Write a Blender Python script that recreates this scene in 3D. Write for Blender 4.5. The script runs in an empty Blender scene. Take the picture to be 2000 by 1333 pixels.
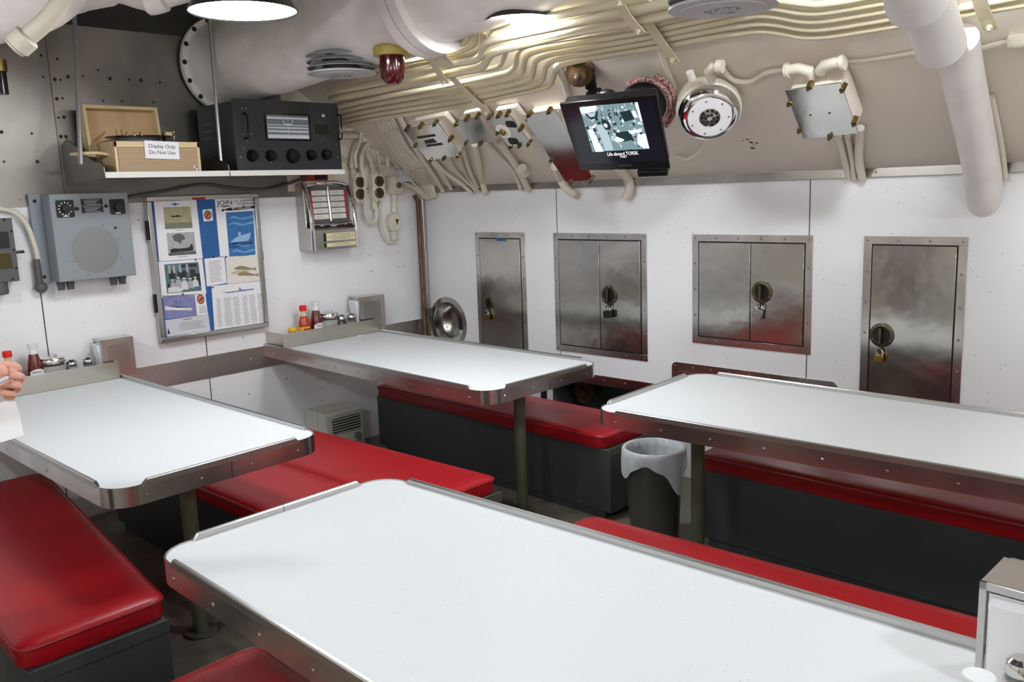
import bpy, math, random
from mathutils import Vector, Matrix
R_ = random.Random(7)
SC = bpy.context.scene
COL = SC.collection

# ---------------------------------------------------------------- camera
YAW, PITCH, ROLL, FPX = 0.810312, -0.172819, -0.0365948, 1703.695
CAM = Vector((-4.03775, -4.65604, 1.624))
IW, IH = 2000, 1333
_f = Vector((math.sin(YAW)*math.cos(PITCH), math.cos(YAW)*math.cos(PITCH), math.sin(PITCH)))
_r0 = Vector((math.cos(YAW), -math.sin(YAW), 0)); _u0 = _r0.cross(_f)
_r = _r0*math.cos(ROLL) + _u0*math.sin(ROLL); _u = -_r0*math.sin(ROLL) + _u0*math.cos(ROLL)
cd = bpy.data.cameras.new('camera'); co = bpy.data.objects.new('camera', cd); COL.objects.link(co)
co.matrix_world = Matrix(((_r.x, _u.x, -_f.x, CAM.x), (_r.y, _u.y, -_f.y, CAM.y), (_r.z, _u.z, -_f.z, CAM.z), (0, 0, 0, 1)))
cd.sensor_width = 36; cd.lens = 36*FPX/IW; cd.clip_start = .02; cd.clip_end = 60
SC.camera = co

def ray(px): return _f + _r*((px[0]-IW/2)/FPX) - _u*((px[1]-IH/2)/FPX)
def UP(px, o, n):
    """measured point of the photo on the plane through o with normal n"""
    d = ray(px); return CAM + d*((o-CAM).dot(n)/d.dot(n))
def UX(px, x): return UP(px, Vector((x, 0, 0)), Vector((1, 0, 0)))
def UY(px, y): return UP(px, Vector((0, y, 0)), Vector((0, 1, 0)))
def UZ(px, z): return UP(px, Vector((0, 0, z)), Vector((0, 0, 1)))
def UD(px, d): return CAM + ray(px)*d
ZL = 1.646
TL = Vector((-.62, 0, .41)).normalized(); NL = Vector((0, -1, 0)).cross(TL)
def UL(px, off=0): return UP(px, Vector((0, 0, ZL)) + NL*off, NL)

def frame(o, u, v):
    w = u.cross(v)
    return Matrix(((u.x, v.x, w.x, o.x), (u.y, v.y, w.y, o.y), (u.z, v.z, w.z, o.z), (0, 0, 0, 1)))
EX, EY, EZ = Vector((1, 0, 0)), Vector((0, 1, 0)), Vector((0, 0, 1))
def FB(x, z, y=0): return frame(Vector((x, y, z)), EX, EZ)          # on the end bulkhead
def FS(y, z, x=0): return frame(Vector((x, y, z)), -EY, EZ)         # on the locker wall
def FLN(o): return frame(o, -EY, TL)                                # on the sloped lining
def lc(M, px, w=0):
    o = M @ Vector((0, 0, w)); n = M.to_3x3() @ Vector((0, 0, 1))
    return M.inverted() @ UP(px, o, n)

# ---------------------------------------------------------------- materials
def s2l(c): return tuple(((v/255+.055)/1.055)**2.4 if v/255 > .04045 else v/255/12.92 for v in c)
def mat(name, rgb, rough=.5, metal=0, spec=None, bump=0, bscale=60, mottle=0, mscale=6, mcol=None, speck=0, emit=None, es=1, trans=0, ior=1.45, stretch=None, coat=0, rvar=0):
    m = bpy.data.materials.new(name); m.use_nodes = True
    nt = m.node_tree; b = nt.nodes['Principled BSDF']; L = nt.links
    c = s2l(rgb) + (1,)
    b.inputs['Base Color'].default_value = c; b.inputs['Roughness'].default_value = rough; b.inputs['Metallic'].default_value = metal
    if spec is not None: b.inputs['Specular IOR Level'].default_value = spec
    b.inputs['IOR'].default_value = ior
    if trans: b.inputs['Transmission Weight'].default_value = trans
    if coat: b.inputs['Coat Weight'].default_value = coat; b.inputs['Coat Roughness'].default_value = .15
    tc = nt.nodes.new('ShaderNodeTexCoord'); mp = nt.nodes.new('ShaderNodeMapping')
    L.new(tc.outputs['Object'], mp.inputs['Vector'])
    if stretch: mp.inputs['Scale'].default_value = stretch
    out = None
    if mottle:
        n = nt.nodes.new('ShaderNodeTexNoise'); n.inputs['Scale'].default_value = mscale; n.inputs['Detail'].default_value = 4
        L.new(mp.outputs['Vector'], n.inputs['Vector'])
        mx = nt.nodes.new('ShaderNodeMix'); mx.data_type = 'RGBA'
        cr = nt.nodes.new('ShaderNodeValToRGB'); cr.color_ramp.elements[0].position = .4; cr.color_ramp.elements[1].position = .68
        L.new(n.outputs['Fac'], cr.inputs['Fac'])
        ml = nt.nodes.new('ShaderNodeMath'); ml.operation = 'MULTIPLY'; ml.inputs[1].default_value = mottle
        L.new(cr.outputs['Color'], ml.inputs[0]); L.new(ml.outputs[0], mx.inputs['Factor'])
        mx.inputs['A'].default_value = c; mx.inputs['B'].default_value = s2l(mcol)+(1,)
        out = mx.outputs['Result']
        if rvar:
            ma = nt.nodes.new('ShaderNodeMath'); ma.operation = 'MULTIPLY_ADD'; ma.inputs[1].default_value = rvar; ma.inputs[2].default_value = rough
            L.new(n.outputs['Fac'], ma.inputs[0]); L.new(ma.outputs[0], b.inputs['Roughness'])
    if speck:
        v = nt.nodes.new('ShaderNodeTexVoronoi'); v.inputs['Scale'].default_value = speck
        L.new(mp.outputs['Vector'], v.inputs['Vector'])
        lt = nt.nodes.new('ShaderNodeMath'); lt.operation = 'LESS_THAN'; lt.inputs[1].default_value = .085
        L.new(v.outputs['Distance'], lt.inputs[0])
        n2 = nt.nodes.new('ShaderNodeTexNoise'); n2.inputs['Scale'].default_value = 3.1; L.new(mp.outputs['Vector'], n2.inputs['Vector'])
        g = nt.nodes.new('ShaderNodeMath'); g.operation = 'GREATER_THAN'; g.inputs[1].default_value = .5; L.new(n2.outputs['Fac'], g.inputs[0])
        mu = nt.nodes.new('ShaderNodeMath'); mu.operation = 'MULTIPLY'; L.new(lt.outputs[0], mu.inputs[0]); L.new(g.outputs[0], mu.inputs[1])
        m3 = nt.nodes.new('ShaderNodeMath'); m3.operation = 'MULTIPLY'; m3.inputs[1].default_value = .55; L.new(mu.outputs[0], m3.inputs[0])
        mx2 = nt.nodes.new('ShaderNodeMix'); mx2.data_type = 'RGBA'; L.new(m3.outputs[0], mx2.inputs['Factor'])
        if out: L.new(out, mx2.inputs['A'])
        else: mx2.inputs['A'].default_value = c
        mx2.inputs['B'].default_value = s2l((90, 86, 84))+(1,); out = mx2.outputs['Result']
    if out: L.new(out, b.inputs['Base Color'])
    if bump:
        n = nt.nodes.new('ShaderNodeTexNoise'); n.inputs['Scale'].default_value = bscale; n.inputs['Detail'].default_value = 3
        L.new(mp.outputs['Vector'], n.inputs['Vector'])
        bp = nt.nodes.new('ShaderNodeBump'); bp.inputs['Strength'].default_value = bump; bp.inputs['Distance'].default_value = .01
        L.new(n.outputs['Fac'], bp.inputs['Height']); L.new(bp.outputs['Normal'], b.inputs['Normal'])
    if emit: b.inputs['Emission Color'].default_value = s2l(emit)+(1,); b.inputs['Emission Strength'].default_value = es
    return m
M = {}
def mk(k, *a, **kw): M[k] = mat(k, *a, **kw)
mk('white_panel', (234, 234, 237), .42, speck=30, mottle=.12, mcol=(220, 219, 218), mscale=2)
mk('table_white', (216, 218, 221), .48, speck=55, spec=.4)
mk('steel', (186, 184, 180), .18, 1, bump=.03, bscale=5, mottle=.4, mcol=(150, 147, 142), mscale=3, stretch=(1, 1, .25), rvar=.12)
mk('door_steel', (190, 188, 182), .11, 1, bump=.6, bscale=1.5, mottle=.3, mcol=(164, 161, 154), mscale=1.8, stretch=(2.2, 2.2, .3), rvar=.14)
mk('lid_steel', (212, 211, 208), .07, 1, bump=.1, bscale=5, mottle=.35, mcol=(200, 196, 184), mscale=9, rvar=.12)
mk('lip_white', (214, 212, 206), .45)
mk('strip_steel', (206, 202, 200), .36, 1, mottle=.3, mcol=(170, 164, 162), mscale=4)
mk('band_steel', (212, 208, 206), .22, 1, bump=.05, bscale=9, mottle=.4, mcol=(130, 124, 122), mscale=5)
mk('rail_steel', (190, 190, 188), .3, 1)
mk('tray_steel', (196, 192, 182), .34, 1, mottle=.3, mcol=(170, 165, 155), mscale=4)
mk('chrome', (225, 225, 228), .07, 1)
mk('alu_sheet', (138, 134, 129), .36, 1, mottle=.7, mcol=(98, 94, 90), mscale=2.2, bump=.02, bscale=6)
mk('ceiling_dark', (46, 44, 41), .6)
mk('dark_sheet', (60, 60, 58), .5, .6)
mk('cream_lining', (228, 219, 206), .42, bump=.10, bscale=4, mottle=.3, mcol=(214, 203, 188), mscale=3)
mk('cream_pipe', (202, 193, 166), .42, bump=.08, bscale=50, mottle=.35, mcol=(184, 173, 142), mscale=8)
mk('lid_metal', (214, 212, 208), .2, 1)
mk('vent_grey', (184, 182, 186), .5)
mk('chip_brown', (92, 72, 58), .7)
mk('cream_cable', (216, 209, 194), .5, bump=.12, bscale=70)
mk('insulation', (232, 228, 225), .38, bump=.35, bscale=16, mottle=.3, mcol=(200, 194, 191), mscale=9)
mk('white_wrap', (222, 220, 218), .55, bump=.3, bscale=30)
mk('red_vinyl', (158, 12, 24), .36, bump=.06, bscale=160, mottle=.25, mcol=(130, 8, 18), mscale=3)
mk('red_piping', (140, 12, 22), .4)
mk('bench_grey', (62, 66, 66), .42, mottle=.4, mcol=(52, 55, 55), mscale=4)
mk('leg_olive', (78, 78, 62), .4, mottle=.4, mcol=(96, 94, 76), mscale=9)
mk('floor_tile', (112, 106, 94), .5, mottle=.5, mcol=(74, 70, 64), mscale=7)
mk('grey_paint', (136, 143, 149), .38, bump=.03, bscale=70)
mk('grey_grille', (128, 130, 130), .5)
mk('dark_grey_paint', (86, 86, 88), .5)
mk('black', (16, 16, 17), .4)
mk('black_gloss', (10, 10, 12), .12)
mk('black_crackle', (37, 39, 42), .42, bump=.12, bscale=240)
mk('screw', (150, 146, 142), .3, 1)
mk('dark_screw', (50, 46, 44), .5, .7)
mk('brass', (150, 128, 76), .32, 1, mottle=.6, mcol=(96, 84, 54), mscale=40)
mk('old_brass', (104, 98, 74), .34, 1, mottle=.6, mcol=(74, 70, 52), mscale=30)
mk('gold_brass', (206, 164, 84), .25, 1)
mk('rust_brass', (112, 86, 60), .55, .6, mottle=.7, mcol=(52, 38, 30), mscale=50)
mk('rust_pipe', (112, 82, 64), .45, .5, mottle=.7, mcol=(70, 58, 50), mscale=14)
mk('tan_case', (214, 190, 150), .5, mottle=.3, mcol=(198, 172, 130), mscale=20)
mk('tan_inner', (206, 174, 132), .6, mottle=.5, mcol=(186, 150, 110), mscale=14)
mk('brown', (92, 70, 54), .5)
mk('tan_print', (170, 132, 96), .7)
mk('rod_steel', (196, 196, 194), .32, .7)
mk('grille_tan', (176, 150, 118), .6)
mk('paper', (232, 232, 236), .7)
mk('paper_warm', (222, 218, 210), .7)
mk('paper_dim', (206, 208, 216), .7)
mk('ink', (38, 38, 40), .7)
mk('ink_soft', (150, 148, 150), .7)
mk('board_blue', (38, 92, 152), .6)
mk('red_print', (190, 44, 44), .6)
mk('red_tag', (150, 30, 34), .5)
mk('red_glass', (70, 6, 14), .08, coat=.6)
mk('yellow_ring', (188, 170, 88), .45)
mk('yellow_cap', (240, 186, 20), .45)
mk('red_cap', (222, 34, 30), .4)
mk('white_cap', (216, 219, 222), .4)
mk('ketchup', (92, 14, 8), .12, coat=.5)
mk('hot_sauce', (176, 52, 16), .15, coat=.5)
mk('glass', (245, 248, 248), .03, trans=1, ior=1.45)
mk('clear_neck', (206, 186, 150), .1, coat=.4)
mk('sugar', (236, 234, 228), .8)
mk('pepper', (60, 54, 48), .9)
mk('heater_white', (214, 212, 202), .45)
mk('bin_grey', (84, 84, 78), .32, .5)
mk('bin_liner', (214, 220, 226), .3, spec=.6)
M['bin_liner'].node_tree.nodes['Principled BSDF'].inputs['Alpha'].default_value = .8
mk('skin', (224, 170, 152), .5, bump=.06, bscale=90, mottle=.35, mcol=(208, 134, 120), mscale=30)
mk('shirt_cloth', (88, 96, 112), .8)
mk('trouser_cloth', (52, 54, 62), .85)
mk('hair', (70, 52, 40), .6)
mk('tv_black', (14, 14, 18), .22)
mk('lamp_shade', (34, 36, 36), .35)
mk('lamp_white', (240, 240, 236), .5)
mk('bulb_glow', (255, 255, 255), .5, emit=(247, 252, 255), es=112)
mk('pendant_glow', (255, 255, 255), .5, emit=(247, 252, 255), es=29)
mk('dial_cream', (176, 180, 186), .5, emit=(216, 216, 220), es=.05)
mk('dial_grey', (104, 110, 118), .4)
mk('label_blue', (44, 92, 140), .5)
mk('key_cream', (222, 214, 178), .4)
mk('braid_red', (128, 44, 48), .7, mottle=.9, mcol=(214, 200, 190), mscale=120)
mk('soft_white_lens', (238, 238, 236), .3)
mk('glass_dark', (70, 60, 26), .15)

# ---------------------------------------------------------------- mesh builder
def cr(pts, n=6):
    """smooth curve through the points"""
    P = [Vector(p) for p in pts]
    if len(P) < 3: return P
    out = []
    for i in range(len(P)-1):
        p0 = P[i-1] if i else P[0]*2-P[1]; p1, p2 = P[i], P[i+1]
        p3 = P[i+2] if i+2 < len(P) else P[-1]*2-P[-2]
        a, b_, c_ = (p1-p0).length**.5+1e-6, (p2-p1).length**.5+1e-6, (p3-p2).length**.5+1e-6
        m1 = ((p1-p0)/a-(p2-p0)/(a+b_)+(p2-p1)/b_)*b_; m2 = ((p2-p1)/b_-(p3-p1)/(b_+c_)+(p3-p2)/c_)*b_
        for k in range(n):
            t = k/n; out.append(p1*(2*t**3-3*t*t+1)+m1*(t**3-2*t*t+t)+p2*(-2*t**3+3*t*t)+m2*(t**3-t*t))
    out.append(P[-1]); return out
def rpoly(pts, rad, n=6):
    """polygon with rounded corners; rad per corner or one number"""
    out = []; N = len(pts)
    for i, p in enumerate(pts):
        r = rad[i] if isinstance(rad, (list, tuple)) else rad
        p = Vector(p[:2])
        if r <= 0: out.append(p); continue
        a = (Vector(pts[i-1][:2])-p).normalized(); b = (Vector(pts[(i+1) % N][:2])-p).normalized()
        ang = a.angle(b); d = r/math.tan(ang/2); c = p+(a+b).normalized()*(r/math.sin(ang/2))
        s = p+a*d-c; e = p+b*d-c; tot = s.angle_signed(e) if s.length else 0
        for k in range(n+1):
            q = s.copy(); q.rotate(Matrix.Rotation(-tot*k/n, 2)); out.append(c+q)
    return out
class MB:
    def __init__(s): s.v, s.f, s.m, s.cur = [], [], [], 0
    def mi(s, i): s.cur = i; return s
    def add(s, vs, fs, T=None):
        o = len(s.v)
        s.v += [(T @ Vector(v)) if T else Vector(v) for v in vs]
        for f in fs: s.f.append(tuple(i+o for i in f)); s.m.append(s.cur)
        return s
    def box(s, x0, x1, y0, y1, z0, z1, T=None):
        v = [(x, y, z) for z in (z0, z1) for y in (y0, y1) for x in (x0, x1)]
        return s.add(v, [(0, 2, 3, 1), (4, 5, 7, 6), (0, 1, 5, 4), (2, 6, 7, 3), (0, 4, 6, 2), (1, 3, 7, 5)], T)
    def prism(s, poly, z0, z1, T=None):
        n = len(poly); v = [(p[0], p[1], z0) for p in poly]+[(p[0], p[1], z1) for p in poly]
        ar = sum(poly[i-1][0]*poly[i][1]-poly[i][0]*poly[i-1][1] for i in range(n))
        f = [tuple(range(n))[::-1], tuple(range(n, 2*n))]+[(i, (i+1) % n, n+(i+1) % n, n+i) for i in range(n)]
        if ar < 0: f = [q[::-1] for q in f]
        return s.add(v, f, T)
    def quad(s, pts, T=None): return s.add(pts, [tuple(range(len(pts)))], T)
    def cyl(s, p0, p1, r0, r1=None, n=16, T=None, caps=True):
        r1 = r0 if r1 is None else r1
        p0, p1 = Vector(p0), Vector(p1); d = (p1-p0).normalized()
        a = d.orthogonal().normalized(); b = d.cross(a); v = []
        for p, r in ((p0, r0), (p1, r1)):
            for k in range(n):
                t = 2*math.pi*k/n; v.append(p+a*(r*math.cos(t))+b*(r*math.sin(t)))
        f = [(k, (k+1) % n, n+(k+1) % n, n+k) for k in range(n)]
        if caps: f += [tuple(range(n))[::-1], tuple(range(n, 2*n))]
        return s.add(v, f, T)
    def lathe(s, prof, n=24, T=None):
        """profile (r, z) revolved about z, open where r > 0 at the ends"""
        v, f, rows = [], [], []
        for r, z in prof:
            if r < 1e-6: rows.append([len(v)]); v.append((0, 0, z))
            else:
                rows.append(list(range(len(v), len(v)+n)))
                v += [(r*math.cos(2*math.pi*k/n), r*math.sin(2*math.pi*k/n), z) for k in range(n)]
        for A, B in zip(rows, rows[1:]):
            for k in range(n):
                a0, a1 = A[k % len(A)], A[(k+1) % len(A)]; b0, b1 = B[k % len(B)], B[(k+1) % len(B)]
                q = [a0, a1, b1, b0]; q = [x for i, x in enumerate(q) if x not in q[:i]]
                if len(q) > 2: f.append(tuple(q))
        return s.add(v, f, T)
    def tube(s, pts, r, n=10, T=None, caps=True, closed=False):
        P = [Vector(p) for p in pts]; N = len(P); v = []
        rr = r if isinstance(r, (list, tuple)) else [r]*N
        up = None
        for i, p in enumerate(P):
            if closed: d = (P[(i+1) % N]-P[i-1]).normalized()
            else: d = (P[min(i+1, N-1)]-P[max(i-1, 0)]).normalized()
            if up is None: up = d.orthogonal().normalized()
            up = (up-d*up.dot(d)).normalized(); b = d.cross(up)
            for k in range(n):
                t = 2*math.pi*k/n; v.append(p+up*(rr[i]*math.cos(t))+b*(rr[i]*math.sin(t)))
        f = []
        for i in range(N if closed else N-1):
            j = (i+1) % N
            for k in range(n): f.append((i*n+k, i*n+(k+1) % n, j*n+(k+1) % n, j*n+k))
        if caps and not closed: f += [tuple(range(n))[::-1], tuple(range((N-1)*n, N*n))]
        return s.add(v, f, T)
    def ball(s, c, r, n=12, T=None):
        r = r if isinstance(r, (list, tuple)) else (r, r, r); h = n//2; v = [(c[0], c[1], c[2]-r[2])]; f = []
        for i in range(1, h):
            t = math.pi*i/h-math.pi/2
            for k in range(n):
                a = 2*math.pi*k/n; v.append((c[0]+r[0]*math.cos(t)*math.cos(a), c[1]+r[1]*math.cos(t)*math.sin(a), c[2]+r[2]*math.sin(t)))
        v.append((c[0], c[1], c[2]+r[2])); e = len(v)-1
        for k in range(n): f.append((0, 1+(k+1) % n, 1+k)); f.append((e, 1+(h-2)*n+k, 1+(h-2)*n+(k+1) % n))
        for i in range(h-2):
            for k in range(n): f.append((1+i*n+k, 1+i*n+(k+1) % n, 1+(i+1)*n+(k+1) % n, 1+(i+1)*n+k))
        return s.add(v, f, T)
    def dome(s, c, axis, r, h=None, n=8, T=None):
        """screw head"""
        a = Vector(axis).normalized(); h = h or r*.5
        q = Vector((0, 0, 1)).rotation_difference(a).to_matrix().to_4x4(); q.translation = Vector(c)
        return s.lathe([(r, 0), (r*.8, h*.6), (0, h)], n, (T @ q) if T else q)
    def build(s, name, mats, parent=None, bevel=0, seg=2, sharp=35, world=False):
        me = bpy.data.meshes.new(name); me.from_pydata([tuple(v) for v in s.v], [], s.f)
        for k in (mats if isinstance(mats, (list, tuple)) else [mats]): me.materials.append(M[k] if isinstance(k, str) else k)
        for p, i in zip(me.polygons, s.m): p.material_index = i; p.use_smooth = True
        me.update()
        me.set_sharp_from_angle(angle=math.radians(sharp))
        o = bpy.data.objects.new(name, me); COL.objects.link(o)
        if parent is not None:
            o.parent = parent
            if world:   # vertices were given in world space
                me.transform(TOP[parent.name].inverted())
        if bevel:
            b = o.modifiers.new('bevel', 'BEVEL'); b.width = bevel; b.segments = seg; b.limit_method = 'ANGLE'; b.angle_limit = math.radians(40)
            b.harden_normals = False
        return o
TOP = {}
def tag(o, label, cat, group=None, kind=None):
    o['label'] = label; o['category'] = cat
    if group: o['group'] = group
    if kind: o['kind'] = kind
    return o
def thing(name, label, cat, T=None, group=None):
    o = bpy.data.objects.new(name, None); COL.objects.link(o); o.empty_display_size = .05
    if T is None: T = Matrix.Identity(4)
    elif isinstance(T, Vector): T = Matrix.Translation(T)
    o.matrix_world = T; TOP[o.name] = T.copy()
    return tag(o, label, cat, group)
def single(mb, name, mats, label, cat, group=None, origin=None, **kw):
    o = mb.build(name, mats, **kw)
    if origin is not None:
        o.data.transform(Matrix.Translation(-Vector(origin))); o.location = origin
    return tag(o, label, cat, group)
def struct(mb, name, mats, **kw):
    o = mb.build(name, mats, **kw); o['kind'] = 'structure'; return o
def part(mb, name, mats, parent, label=None, **kw):
    o = mb.build(name, mats, parent, **kw)
    if label: o['label'] = label
    return o
def text(name, body, size, parent, T, mats='ink', align='CENTER', ext=.0004, sx=1):
    cu = bpy.data.curves.new(name, 'FONT'); cu.body = body; cu.size = size; cu.align_x = align; cu.align_y = 'CENTER'; cu.extrude = ext
    cu.resolution_u = 3; cu.space_line = 1.1
    t = bpy.data.objects.new(name, cu); COL.objects.link(t)
    me = bpy.data.meshes.new_from_object(t.evaluated_get(bpy.context.evaluated_depsgraph_get()))
    bpy.data.objects.remove(t); bpy.data.curves.remove(cu)
    me.transform(T @ Matrix.Diagonal((sx, 1, 1, 1))); me.materials.clear(); me.materials.append(M[mats])
    o = bpy.data.objects.new(name, me); COL.objects.link(o); o.parent = parent; return o
def Tm(x, y, z=0, rz=0): return Matrix.Translation((x, y, z)) @ Matrix.Rotation(rz, 4, 'Z')

# ================================================================ SETTING
YB, XL, ZC = -6.4, -4.95, 2.86
struct(MB().box(XL, .35, YB, .1, -.12, 0), 'floor', 'floor_tile')
b = MB()
b.mi(0).box(XL, 0, 0, .05, 0, 1.623)
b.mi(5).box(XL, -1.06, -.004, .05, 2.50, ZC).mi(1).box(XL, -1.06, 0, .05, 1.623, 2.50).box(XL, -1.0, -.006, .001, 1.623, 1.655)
b.mi(2).box(-1.06, .02, 0, .05, 1.623, ZC)
for px0, px1 in (((75, 540), (79, 650)), ((401, 655), (411, 790))):            # panel joints
    x = UY(px0, 0).x; b.mi(3).box(x-.0025, x+.0025, -.0012, .001, 0, 1.6)
x0 = UY((116, 300), 0).x
b.mi(3).box(x0-.0012, x0+.0012, -.001, .001, 1.66, 2.5)
for p in ((112, 115), (118, 156), (111, 193), (122, 192), (114, 230), (125, 229), (119, 267), (129, 267), (107, 155), (80, 108), (84, 150), (133, 150), (162, 149),
          (215, 154), (252, 156), (238, 198), (202, 197), (300, 200), (192, 137), (3, 258), (62, 261), (8, 316), (73, 316), (275, 157), (312, 161), (40, 392)):
    q = UY(p, 0); b.mi(4).dome((q.x, -.0005, q.z), (0, -1, 0), .009 if p[0] % 2 else .006)
for p in ((722, 498), (777, 494), (723, 531), (727, 530), (777, 522), (789, 520), (475, 660), (500, 625), (560, 740), (150, 430), (230, 470), (270, 430), (622, 742), (486, 770), (628, 785), (712, 590), (628, 758)):
    q = UY(p, 0); b.mi(3).dome((q.x, -.0003, q.z), (0, -1, 0), .004)
struct(b, 'wall_back', ['white_panel', 'alu_sheet', 'cream_lining', 'ink', 'dark_screw', 'ceiling_dark'])
# locker wall with the open recess in its lower part
n1a, n1b, n1t = -1.10, -2.02, .455
b = MB()
vq = UX((876, 632), 0); vy, vz, vs, vr = vq.y, vq.z, .19, .15
b.box(0, .06, YB, vy-vs, n1t, ZL).box(0, .06, vy+vs, .05, n1t, ZL).box(0, .06, vy-vs, vy+vs, n1t, vz-vs).box(0, .06, vy-vs, vy+vs, vz+vs, ZL)
rg = []
for k in range(48):                                                             # panel with the round vent opening
    a = 2*math.pi*k/48; cs, sn = math.cos(a), math.sin(a); e = vs/max(abs(cs), abs(sn))
    rg += [(0, vy+e*cs, vz+e*sn), (0, vy+vr*cs, vz+vr*sn), (.06, vy+vr*cs, vz+vr*sn)]
fs = []
for k in range(48):
    i, j = 3*k, 3*((k+1) % 48); fs += [(i, i+1, j+1, j), (i+1, i+2, j+2, j+1)]
b.add(rg, fs)
b.box(0, .06, n1a, .05, 0, n1t).box(0, .06, YB, n1b, 0, n1t)
for px in ((1087, 400), (1582, 400)):
    y = UX(px, 0).y; b.mi(1).box(-.001, .001, y-.0022, y+.0022, .5, 1.64)
b.mi(2).box(.06, .34, n1b-.02, n1a+.02, 0, .012).box(.33, .36, n1b-.02, n1a+.02, 0, .5).box(.06, .34, n1a, n1a+.02, 0, .5).box(.06, .34, n1b-.02, n1b, 0, .5).box(.06, .34, n1b, n1a, n1t, n1t+.03)
struct(b, 'wall_right', ['white_panel', 'ink', 'dark_grey_paint'])
# sloped lining above the locker wall
chips = [UL(p, .0006) for p in ((1452, 275), (1460, 273), (1467, 279), (1473, 284), (1478, 280), (1470, 290))]
prof = [(0.0, ZL), (-.62, ZL+.41), (-1.25, ZL+.80), (-1.75, ZC), (-1.75, ZC+.05), (-1.2, ZL+.86), (.06, ZL+.04), (.06, ZL)]
b = MB().prism([(x, z) for x, z in prof], YB, .05, Matrix(((1, 0, 0, 0), (0, 0, 1, 0), (0, 1, 0, 0), (0, 0, 0, 1))))
b.mi(1)
for k, q in enumerate(chips): s = .006+.003*(k % 3); b.quad([q+EY*s+TL*s*.4, q+TL*s, q-EY*s*1.2, q-TL*s*.6])
struct(b, 'wall_right_upper', ['cream_lining', 'chip_brown'])
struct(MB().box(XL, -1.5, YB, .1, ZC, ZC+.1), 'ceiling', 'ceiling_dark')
struct(MB().box(XL-.08, XL, YB, .1, 0, ZC), 'wall_left', 'cream_lining')
struct(MB().box(XL, 0, YB-.08, YB, 0, ZC), 'wall_front', 'cream_lining')
# steel strips
b = MB().box(XL, -.045, -.006, 0, .615, .745)
for i in range(16): b.dome((-4.6+i*.29, -.006, .68), (0, -1, 0), .006)
struct(b, 'trim_1', 'strip_steel', bevel=.001)
b = MB().box(-.016, 0, YB, -.02, ZL-.03, ZL+.012)
for i in range(14): b.dome((-.016, -.6-i*.42, ZL-.008), (-1, 0, 0), .006)
struct(b, 'trim_2', 'steel', bevel=.002)

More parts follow.
